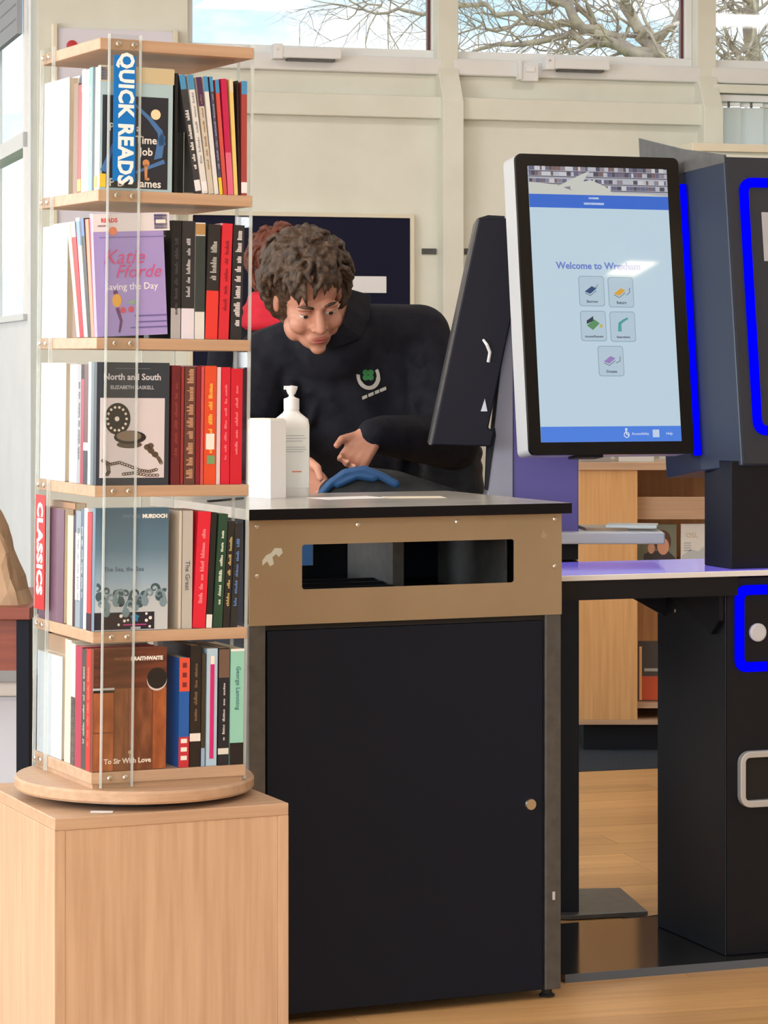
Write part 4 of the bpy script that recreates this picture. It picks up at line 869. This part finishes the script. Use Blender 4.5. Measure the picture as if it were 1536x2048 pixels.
# white shelf tray on the purple kiosk, with papers
ty = 1.3-(1088-740)*6.45/5500
tr = bx(-.16, .195, -.06, .20, ty, ty+.027).build('tray', 'pale_plastic', k2, None, .003)
for k, (x, y, a, w_, d_, lab, mt) in enumerate(((.06, .10, 5, .10, .14, 'brown printed leaflet lying on the white tray', C(190, 160, 130)), (.13, .07, -8, .12, .10, 'pale blue leaflet lying on the white tray', C(210, 222, 226)))):
    tag(bx(-w_/2, w_/2, -d_/2, d_/2, 0, .006).build('leaflet', mt, None, T3((.463+x, 6.5+y, ty+.0273+.0065*k)) @ Matrix.Rotation(R(a), 4, 'Z')), lab, 'leaflet')

# ================================================================== beech shelf unit at the back, with its books
SY = 9.35; sx = lambda px: (px-768)*SY/F; sz = lambda py: CAMZ-(py-HOR)*SY/F
su = empty('shelf_unit', T3((sx(1158), SY, 0))); tag(su, 'beech shelf unit on a dark plinth standing on the carpet', 'shelf unit')
w0 = sx(1275)-sx(1158); w1 = sx(1418)-sx(1158); zt0, zb0 = sz(940), sz(1447)
bx(0, w0, 0, .018, zb0+.012, zt0).build('end_panel', 'beech_warm', su, None, .001)
bx(0, .018, .018, .36, zb0, zt0).build('side_panel', 'beech_warm', su); bx(w0-.018, w0, .018, .36, zb0, zt0).build('upright', 'beech_warm', su); bx(w1+.2, w1+.218, 0, .36, zb0, zt0).build('upright', 'beech_warm', su)
bx(.018, w1+.2, .34, .36, zb0, zt0).build('back_panel', 'beech_warm', su)
bx(-.004, w1+.22, -.012, .37, zt0, zt0+.026).build('top_board', 'beech_x', su, None, .001)
bx(0, w1+.218, 0, .36, zb0-.004, zb0+.012).build('bottom_board', 'beech_x', su)
ZS1, ZS2 = sz(1128), sz(1408)
for z in (ZS1, ZS2): bx(w0, w1+.2, .03, .34, z-.018, z).build('shelf', 'beech_x', su)
bx(w0, w1+.2, .05, .06, sz(1040), sz(995)).build('label_rail', 'beech_x', su)
bx(.02, w1+.2, .06, .34, .003, zb0-.004).build('plinth', 'black_matt', su)  # black colour carries the shadow in the recess under the unit
# things on top of it
tag(bx(0, .10, 0, .16, 0, .02).build('folded_tray', C(150, 146, 140), None, T3((sx(1165), SY+.05, zt0+.0265))), 'grey folder lying on the beech shelf unit', 'folder')
tag(bx(0, .12, 0, .18, 0, .022).build('folder', C(206, 204, 198), None, T3((sx(1240), SY+.05, zt0+.0265))), 'pale folder lying on the beech shelf unit', 'folder')
def stand(px0, px1, py0, py1, zsh, color, label, y=.08, d=.02, name='book'):
    o = tag(MB().box(0, sx(px1)-sx(px0), 0, .002, 0, sz(py0)-zsh).box(0, sx(px1)-sx(px0), d-.002, d, 0, sz(py0)-zsh).box(0, .002, .002, d-.002, 0, sz(py0)-zsh).build(name, C(*color), None, T3((sx(px0), SY+y, zsh+.0005))), label, 'book', 'books on the beech shelf unit')
    bx(.002, sx(px1)-sx(px0)-.002, .002, d-.002, .001, sz(py0)-zsh-.002).build('page_block', 'pages', o)
    return o
o = stand(1280, 1358, 1052, 1128, ZS1, (112, 116, 100), 'book with a portrait photo cover on the shelf unit')
k_ = SY/F; hgt = sz(1052)-ZS1
MB().prism(circle(50*k_, hgt-34*k_, 17*k_, 20, 23*k_), 'y', -.001, 0).build('portrait_hair', C(84, 50, 38), o); MB().prism(circle(51*k_, hgt-44*k_, 12*k_, 20, 17*k_), 'y', -.0014, 0).build('portrait_face', C(206, 150, 124), o)
MB().prism([(12*k_, .0), (12*k_, 16*k_), (24*k_, 22*k_), (60*k_, 24*k_), (76*k_, 8*k_), (76*k_, 0)], 'y', -.0012, 0).build('portrait_clothes', C(52, 50, 56), o); MB().prism(circle(27*k_, hgt-48*k_, 7*k_, 12, 11*k_), 'y', -.0016, 0).build('portrait_hand', C(212, 164, 140), o)
o = stand(1367, 1416, 1051, 1128, ZS1, (218, 216, 212), 'white book with pale landscape cover on the shelf unit')
text('title', 'OSL', .024, face_y(22*k_, -.0008, hgt-22*k_), C(196, 176, 150), o); MB().prism([(2*k_, 14*k_), (20*k_, 26*k_), (34*k_, 22*k_), (47*k_, 32*k_), (47*k_, 4*k_), (2*k_, 4*k_)], 'y', -.001, 0).build('cover_art', C(184, 190, 192), o)
for i in range(4): bx(6*k_, 20*k_, -.001, 0, hgt-(38+5*i)*k_, hgt-(36+5*i)*k_).build('lettering_line', C(170, 176, 180), o)
o = stand(1281, 1330, 1288, 1408, ZS2, (66, 62, 62), 'dark book with orange foot on the low shelf of the unit')
h2 = sz(1288)-ZS2; bx(4*k_, 49*k_, -.001, 0, 2*k_, 50*k_).build('cover_band', C(204, 84, 48), o); bx(2*k_, 7*k_, -.0014, 0, 2*k_, h2-10*k_).build('cover_edge', C(240, 190, 130), o); bx(12*k_, 45*k_, -.001, 0, 60*k_, 66*k_).build('lettering_line', C(180, 180, 176), o)

# ================================================================== desk and paper bag at the far left
dk = empty('desk', T3((-.83, 6.45, 0))); tag(dk, 'brown topped desk with dark metal legs holding the paper bag', 'desk')
zd = CAMZ-(1216-HOR)*6.45/F
bx(-1.1, .0, 0, .62, zd-.028, zd).build('top', 'mahogany', dk, None, .002)
bx(-1.06, -.035, .03, .05, zd-.15, zd-.028).build('modesty_panel', 'mahogany', dk)
for x in (-1.1, -.034):
    for y in (.01, .56): bx(x, x+.032, y, y+.05, 0, zd-.028).build('leg', 'navy_door', dk, None, .002)
sbx = empty('storage_box', T3((-.97, 6.75, 0))); tag(sbx, 'pale plastic storage box with lid under the desk', 'box')  # box added to fill the pale lit patch under the desk
bx(-.45, .09, 0, .30, .0, .50).build('tub', 'pale_plastic', sbx, None, .012); bx(-.46, .10, -.01, .31, .50, .535).build('lid', 'white_plastic', sbx, None, .006); bx(-.24, -.12, -.02, -.01, .49, .53).build('clip', 'frame_grey', sbx)
pb = empty('paper_bag', T3((-.98, 6.62, zd))); tag(pb, 'crumpled brown paper bag standing on the desk', 'bag')
vs = []; fs = []; nz_, nn = 9, 28; r4 = random.Random(8)
for i in range(nz_):
    t = i/(nz_-1); z = .245*t
    for j in range(nn):
        a = 2*math.pi*j/nn; ca, sa = math.cos(a), math.sin(a); e = .45
        hx = (.135-.075*t**1.3); hy = .10*(1-t**1.5*.85)
        nx = mnoise.noise(Vector((ca*1.6, sa*1.6, z*11)))*.026*(1 if i else .3)
        vs.append(((hx+nx)*math.copysign(abs(ca)**e, ca)-.03*t, (hy+nx)*math.copysign(abs(sa)**e, sa), z))
for i in range(nz_-1):
    for j in range(nn): fs.append((i*nn+j, i*nn+(j+1) % nn, (i+1)*nn+(j+1) % nn, (i+1)*nn+j))
fs += [tuple(range(nn-1, -1, -1)), tuple((nz_-1)*nn+j for j in range(nn))]
MB().add(vs, fs).build('sack', 'kraft_paper', pb)
bx(-.085, .035, -.02, .02, .238, .262).build('rolled_top', 'kraft_paper', pb, None, .004)

# ================================================================== people
def blob(mb, name, mat, parent, voxel, smooth=3, fac=.5):
    o = mb.build(name, mat, parent)
    r = o.modifiers.new('remesh', 'REMESH'); r.mode = 'VOXEL'; r.voxel_size = voxel; r.use_smooth_shade = True
    if smooth:
        s = o.modifiers.new('smooth', 'SMOOTH'); s.factor = fac; s.iterations = smooth
    return o
def head_into(mb, H):
    e = lambda c, r, n=20: mb.ell(c, r, n=n, T=H)
    e((0, .012, .035), (.076, .096, .092)); e((0, -.030, -.035), (.062, .066, .080)); e((0, -.050, -.085), (.042, .044, .036)); e((0, -.086, -.104), (.020, .015, .016))
    for s in (-1, 1):
        e((s*.040, -.064, -.040), (.026, .026, .026)); e((s*.030, -.086, .018), (.026, .012, .009)); e((s*.079, .012, -.015), (.010, .020, .031)); e((s*.046, -.02, -.078), (.022, .04, .030)); e((s*.013, -.100, -.038), (.010, .012, .008))
    P = lambda *p: H @ Vector(p)
    mb.cap(P(0, -.090, .012), .010, P(0, -.112, -.030), .0125); e((0, -.113, -.034), (.0135, .014, .011)); e((0, -.088, -.072), (.030, .015, .020))
def face_parts(body, H, seed, fringe=True, hairmat='brown_hair', long=False):
    for s in (-1, 1):
        ey = MB().ell((s*.0315, -.0795, -.002), (.0145, .0125, .0125), n=20, T=H).build('eye', 'eye_white', body, smooth=True)
        MB().ell((s*.0315, -.0905, -.004), (.0060, .0022, .0060), n=14, T=H).build('iris', 'eye_iris', ey, smooth=True)
        lid = MB().ell((s*.0315, -.0805, .0045), (.0165, .0140, .0095), n=16, T=H).build('eyelid', 'skin', body, smooth=True)
        MB().tube([H @ Vector((s*.014, -.099, .021)), H @ Vector((s*.032, -.098, .027)), H @ Vector((s*.050, -.085, .021))], [.0032, .0042, .002], 8).build('eyebrow', hairmat, body, smooth=True)
    MB().ell((0, -.1005, -.0675), (.021, .0060, .0045), n=14, T=H).ell((0, -.0995, -.0765), (.018, .0065, .0055), n=14, T=H).build('mouth', 'lips', body, smooth=True)
    r = random.Random(seed); hb = MB()
    hb.ell((0, .026, .048), (.092, .100, .096), n=24, T=H); hb.ell((-.03, .05, -.01), (.072, .075, .085), n=20, T=H); hb.ell((.02, .055, -.01), (.070, .070, .08), n=20, T=H)
    k = 0
    while k < (520 if not long else 300):
        a = r.uniform(0, 2*math.pi); z = r.uniform(-.75, 1); q = math.sqrt(1-z*z)
        d = Vector((q*math.cos(a), q*math.sin(a), z))
        if d.y < -.15 and z < .50: continue
        if -.45 < d.y <= -.15 and z < .20 and abs(d.x) < .8: continue
        if z < -.45 and d.y < .05: continue
        k += 1
        p = Vector((d.x*.088, .024+d.y*.102, .036+d.z*.098))
        tg = Vector((r.gauss(-.25, .45), r.gauss(0, .45), -1.0)); tg = (tg-d*tg.dot(d)).normalized(); L = r.uniform(.030, .060)
        lift = r.uniform(.004, .026)
        pts = [H @ (p+d*0.0), H @ (p+d*lift+tg*L*.5), H @ (p+d*lift*.9+tg*L*.9+Vector((0, 0, -.004))), H @ (p+d*lift*.3+tg*L*1.15+Vector((0, 0, -.010)))]
        hb.tube(pts, [.0075, .008, .0065, .002], 6)
    return blob(hb, 'hair', hairmat, body, .0036, 1, .4)
def hand_into(mb, wrist, palm, fing, nrm, curl, side, s=1.0):
    # wrist position, unit direction of the hand, spread direction towards the thumb, back-of-hand normal
    wrist = Vector(wrist); f = Vector(palm).normalized(); t = Vector(fing).normalized(); t = (t-f*t.dot(f)).normalized(); b = f.cross(t)*side
    for o_ in (-.026, -.009, .009, .026): mb.cap(wrist+f*.012+t*o_*.7, .016*s, wrist+f*.085*s+t*o_, .0125*s)
    Ls = ((.030, .072, .0082), (.010, .082, .0088), (-.010, .078, .0086), (-.029, .062, .0075))
    for o_, L, r in Ls:
        p = wrist+f*.088*s+t*o_*s; d = f.copy()
        for j, fr in enumerate((.45, .32, .23)):
            d = (d*math.cos(curl[j])-b*math.sin(curl[j])).normalized(); q = p+d*L*fr*s
            mb.cap(p, r*(1-.08*j)*s, q, r*(.92-.10*j)*s, 10); p = q
    p = wrist+f*.028+t*.028; d = (f*.75+t*.55-b*.35).normalized(); q = p+d*.042*s; mb.cap(p, .013*s, q, .0105*s, 10)
    d2 = (f*.85+t*.05-b*.55).normalized(); q2_ = q+d2*.034*s; mb.cap(q, .0102*s, q2_, .0085*s, 10)

# the person bending over the bag behind the cabinet
HC = W(617, 588, 6.72)
HM = T3(HC) @ Matrix.Rotation(R(14), 4, 'Z') @ Matrix.Rotation(R(-9), 4, 'Y') @ Matrix.Rotation(R(33), 4, 'X')
neck = W(668, 655, 6.86); chest = W(690, 745, 7.0); belly = W(735, 900, 7.05); hip = W(745, 1060, 7.12)
sr, sl_ = W(838, 672, 6.98), W(532, 722, 6.96)
er, el_ = W(905, 885, 6.90), W(478, 905, 6.84)
wr, wl = W(742, 868, 6.62), W(592, 920, 6.56)
legs = [(W(690, 1140, 7.1), -.07), (W(820, 1140, 7.12), .09)]
bd = MB()
head_into(bd, HM)
bd.cap(HM @ Vector((0, .03, -.06)), .056, neck, .062); bd.cap(neck, .075, chest, .14); bd.cap(chest, .14, belly, .13); bd.cap(belly, .13, hip, .14)
for s, e_, w_ in ((sr, er, wr), (sl_, el_, wl)):
    bd.cap(chest.lerp(s, .5)+Vector((0, 0, .03)), .075, s, .062); bd.cap(s, .058, e_, .044); bd.cap(e_, .043, w_, .028)
hand_into(bd, wr, (-.50, -.42, -.75), (-.55, .0, .35), None, (.85, .95, .7), 1)
hand_into(bd, wl, (.62, -.25, -.72), (.45, -.55, .45), None, (.45, .55, .5), -1)
feet = []
for hp, dx in legs:
    kn = Vector((hp.x+dx*.3, hp.y-.02, .50)); an = Vector((hp.x+dx*.5, hp.y+.02, .09)); ft = Vector((hp.x+dx*.6, hp.y-.14, .045))
    bd.cap(hp, .095, kn, .062); bd.cap(kn, .060, an, .040); bd.cap(an, .040, ft, .035); feet.append((hp, kn, an, ft))
person = blob(bd, 'person', 'skin', None, .0048, 2)
tag(person, 'person in a navy fleece bending over a bag behind the return cabinet', 'person')
face_parts(person, HM, 5)
sw = MB(); g = .022
sw.cap(neck+Vector((.01, .03, -.01)), .072, neck+Vector((.0, .01, -.035)), .085); sw.cap(neck+Vector((.0, .03, -.05)), .105, chest, .165); sw.cap(chest, .165, belly, .165); sw.cap(belly, .165, hip, .172)
sw.cap(chest+Vector((-.10, -.01, .0)), .12, belly+Vector((-.07, 0, 0)), .13); sw.cap(chest+Vector((.10, 0, .0)), .125, belly+Vector((.09, 0, -.02)), .14)
for s, e_, w_ in ((sr, er, wr), (sl_, el_, wl)):
    sw.cap(neck.lerp(s, .35)+Vector((0, .03, -.005)), .075, s, .082); sw.cap(chest.lerp(s, .6), .10, s, .082); sw.cap(s, .082, e_, .072); sw.cap(e_, .070, e_.lerp(w_, .86), .050); sw.cap(e_.lerp(w_, .86), .050, e_.lerp(w_, .98), .040)
    ax = (e_-s).normalized()                                     # folds across the sleeve
    for k in range(6):
        c = s.lerp(e_, .12+.15*k); d = Vector((rnd.uniform(-1, 1), rnd.uniform(-.6, .2), rnd.uniform(-.5, .5))); d = (d-ax*d.dot(ax)*.6).normalized()
        sw.cap(c+d*.03+Vector((0, -.056, 0)), .016, c-d*.05+Vector((0, -.050, 0)), .012)
for k in range(12):
    c = chest.lerp(belly, rnd.random())+Vector((rnd.uniform(-.16, .16), -.150, rnd.uniform(-.05, .05))); d = Vector((rnd.uniform(-.05, .05), .02, rnd.uniform(-.10, .10)))
    sw.cap(c, .014, c+d, .010)
swo = blob(sw, 'fleece', 'navy_fleece', person, .0085, 5)
# turned-down collar
co = MB()
cpx = [(742, 590, 6.90), (738, 640, 6.84), (722, 676, 6.80), (690, 690, 6.775), (660, 697, 6.76)]
cpy = [(700, 578, 6.86), (694, 615, 6.80), (684, 648, 6.765), (668, 668, 6.75), (652, 682, 6.745)]
A = [W(*p) for p in cpx]; B = [W(*p) for p in cpy]; th = Vector((0, .012, 0))
vs = [tuple(p) for p in A+B]+[tuple(p+th) for p in A+B]; n = 5
fs = []
for i in range(n-1): fs += [(i, i+1, n+i+1, n+i), (2*n+i, 3*n+i, 3*n+i+1, 2*n+i+1), (i, 2*n+i, 2*n+i+1, i+1), (n+i, n+i+1, 3*n+i+1, 3*n+i)]
fs += [(0, n, 3*n, 2*n), (n-1, 2*n+n-1, 3*n+n-1, n+n-1)]
co.add(vs, fs).build('collar', 'navy_fleece', person, None, .003)
# padded jacket hem hanging from the person's side
jk = MB()
for i in range(4):
    a = W(868+20*i, 880+9*i, 6.93); b_ = W(880+20*i, 1010+4*i, 6.95); jk.cap(a, .040, b_, .046)
for i in range(5): a = W(858, 890+30*i, 6.90); b_ = W(950, 905+30*i, 6.93); jk.cap(a, .030, b_, .022)
blob(jk, 'padded_jacket', 'quilted_black', person, .007, 3)
tr = MB()
tr.cap(hip, .176, hip+Vector((0, 0, -.10)), .165)
for hp, kn, an, ft in feet: tr.cap(hp, .108, kn, .076); tr.cap(kn, .076, an+Vector((0, 0, .02)), .058)
blob(tr, 'trousers', 'dark_trouser', person, .012, 3)
for hp, kn, an, ft in feet: blob(MB().cap(an+Vector((0, .02, -.035)), .047, ft+Vector((0, -.03, -.005)), .040), 'shoe', 'shoe_black', person, .008, 2)
# embroidered horseshoe badge, laid on the cloth
dg = bpy.context.evaluated_depsgraph_get(); dg.update(); sev = swo.evaluated_get(dg)
def lay(px, py, off=.0025):
    o_ = Vector((0, 0, CAMZ)); d = (W(px, py, 7.0)-o_).normalized()
    ok, loc, nor, i = sev.ray_cast(o_, d)
    return (loc+nor*off) if ok else W(px, py, 6.8)
def patch(name, mat, outline_pairs):
    m = MB(); vs = []; fs = []
    for (a, b_) in outline_pairs: vs += [tuple(lay(*a)), tuple(lay(*b_))]
    k = len(outline_pairs); base = [tuple(lay(*q, -.002)) for pr in outline_pairs for q in pr]
    for i in range(k-1):
        fs += [(2*i, 2*i+1, 2*i+3, 2*i+2), (2*k+2*i, 2*k+2*i+2, 2*k+2*i+3, 2*k+2*i+1), (2*i, 2*i+2, 2*k+2*i+2, 2*k+2*i), (2*i+1, 2*k+2*i+1, 2*k+2*i+3, 2*i+3)]
    fs += [(0, 2*k, 2*k+1, 1), (2*k-2, 2*k-1, 4*k-1, 4*k-2)]
    return m.add(vs+base, fs).build(name, mat, swo)
hsx = []
ctr = (736, 752); ro = math.radians(-14)
for i in range(21):
    t = R(205+ (335+360-205-0-0 - 360+ 0)*0) ; a = R(-200+220*i/20)
    w_ = 7.5 if 3 < i < 17 else 6
    rx, rz = 20, 24
    def rot(x, y): return (ctr[0]+x*math.cos(ro)-y*math.sin(ro), ctr[1]+x*math.sin(ro)+y*math.cos(ro))
    ca, sa = math.cos(a), -math.sin(a)
    hsx.append((rot((rx+w_/2)*ca, (rz+w_/2)*sa), rot((rx-w_/2)*ca, (rz-w_/2)*sa)))
patch('horseshoe_badge', C(196, 194, 186, rough=.8, coat=0), hsx)
gr = C(58, 132, 76, rough=.8, coat=0)
for ox, oy in ((-5, -5), (5, -5), (-5, 5), (5, 5)):
    patch('clover_leaf', gr, [((736+ox-6*math.sin(R(t)), 750+oy-6*math.cos(R(t))), (736+ox+6*math.sin(R(t)), 750+oy-6*math.cos(R(t)))) for t in (12, 50, 90, 130, 168)])
for x0, x1 in ((724, 733), (736, 746), (749, 757), (759, 771)):
    f_ = lambda x: 796-(x-724)*.42
    patch('badge_lettering', C(196, 194, 186, rough=.8, coat=0), [((x0, f_(x0)-3), (x0+1, f_(x0)+3)), ((x1, f_(x1)-3), (x1+1, f_(x1)+3))])
# bag held open by the person
bg_ = MB()
bg_.cap(W(665, 985, 6.50), .035, W(720, 958, 6.50), .032); bg_.cap(W(720, 958, 6.50), .032, W(790, 970, 6.52), .036); bg_.cap(W(790, 970, 6.52), .036, W(900, 1000, 6.55), .03)
bg_.cap(W(690, 1020, 6.52), .075, W(850, 1030, 6.54), .075); bg_.cap(W(690, 1080, 6.52), .09, W(850, 1090, 6.54), .085); bg_.cap(W(690, 1180, 6.54), .09, W(850, 1185, 6.56), .085)
bag = blob(bg_, 'shopping_bag', 'bag_fabric', None, .008, 4); tag(bag, 'dark bag with blue rim held open behind the cabinet', 'bag')
rm = MB()
for a, b_ in (((640, 992), (662, 966)), ((662, 966), (690, 946)), ((690, 946), (728, 939)), ((728, 939), (762, 952)), ((762, 952), (792, 968)), ((676, 968), (712, 952)), ((712, 950), (748, 956))): rm.cap(W(*a, 6.462), .0105, W(*b_, 6.462), .0105)
blob(rm, 'blue_rim', 'bag_blue', bag, .004, 2)
MB().prism([(W(596, 0, 6.5).x, .70), (W(630, 0, 6.5).x, .70), (W(636, 0, 6.5).x, 1.0), (W(606, 0, 6.5).x, 1.0)], 'y', 6.44, 6.47).build('blue_side', 'bag_blue', bag, None, .004)

# the person behind, mostly hidden by the tower
H2 = T3(W(563, 545, 9.0)) @ Matrix.Rotation(R(10), 4, 'Z') @ Matrix.Rotation(R(12), 4, 'X')
b2 = MB(); head_into(b2, H2); nk = W(563, 612, 9.05); c2 = W(565, 715, 9.06); h2_ = W(566, 950, 9.06)
b2.cap(H2 @ Vector((0, .03, -.06)), .056, nk, .06); b2.cap(nk, .07, c2, .13); b2.cap(c2, .13, h2_, .13)
arms = []
for s in (-1, 1):
    sh = c2+Vector((s*.17, 0, .10)); eb = c2+Vector((s*.21, -.02, -.20)); ws = c2+Vector((s*.12, -.22, -.28)); arms.append((sh, eb, ws))
    b2.cap(c2+Vector((s*.06, 0, .10)), .07, sh, .055); b2.cap(sh, .05, eb, .042); b2.cap(eb, .042, ws, .028); hand_into(b2, ws, (-s*.5, -.7, -.3), (0, -.2, 1), None, (.3, .4, .3), s)
lg = []
for s in (-1, 1):
    hp = Vector((h2_.x+s*.09, h2_.y, .88)); kn = Vector((hp.x, hp.y-.01, .48)); an = Vector((hp.x, hp.y+.02, .09)); ft = Vector((hp.x, hp.y-.14, .045)); lg.append((hp, kn, an, ft))
    b2.cap(hp, .09, kn, .06); b2.cap(kn, .058, an, .04); b2.cap(an, .04, ft, .034)
p2 = blob(b2, 'person', 'skin', None, .007, 2); tag(p2, 'person with auburn hair and red scarf half hidden behind the bending person', 'person')
face_parts(p2, H2, 9, hairmat='auburn_hair', long=True)
s2_ = MB(); s2_.cap(nk+Vector((0, .01, -.04)), .085, c2, .15); s2_.cap(c2, .155, h2_, .155)
for sh, eb, ws in arms: s2_.cap(c2.lerp(sh, .5)+Vector((0, 0, .03)), .085, sh, .072); s2_.cap(sh, .068, eb, .058); s2_.cap(eb, .056, eb.lerp(ws, .9), .042)
blob(s2_, 'jacket', 'navy_fleece', p2, .01, 4)
sf = MB()
for i in range(12):
    a0, a1 = 2*math.pi*i/12, 2*math.pi*(i+1)/12
    for rr_, zz in ((.105, -.02), (.085, .02), (.12, -.055)): sf.cap(nk+Vector((rr_*math.cos(a0), rr_*.9*math.sin(a0), zz)), .03, nk+Vector((rr_*math.cos(a1), rr_*.9*math.sin(a1), zz)), .03)
blob(sf, 'scarf', 'red_cloth', p2, .008, 3)
t2 = MB(); t2.cap(h2_, .16, h2_+Vector((0, 0, -.1)), .15)
for hp, kn, an, ft in lg: t2.cap(hp, .10, kn, .072); t2.cap(kn, .072, an+Vector((0, 0, .02)), .055)
blob(t2, 'trousers', 'dark_trouser', p2, .012, 3)
for hp, kn, an, ft in lg: blob(MB().cap(an+Vector((0, .02, -.035)), .047, ft+Vector((0, -.03, -.005)), .040), 'shoe', 'shoe_black', p2, .008, 2)
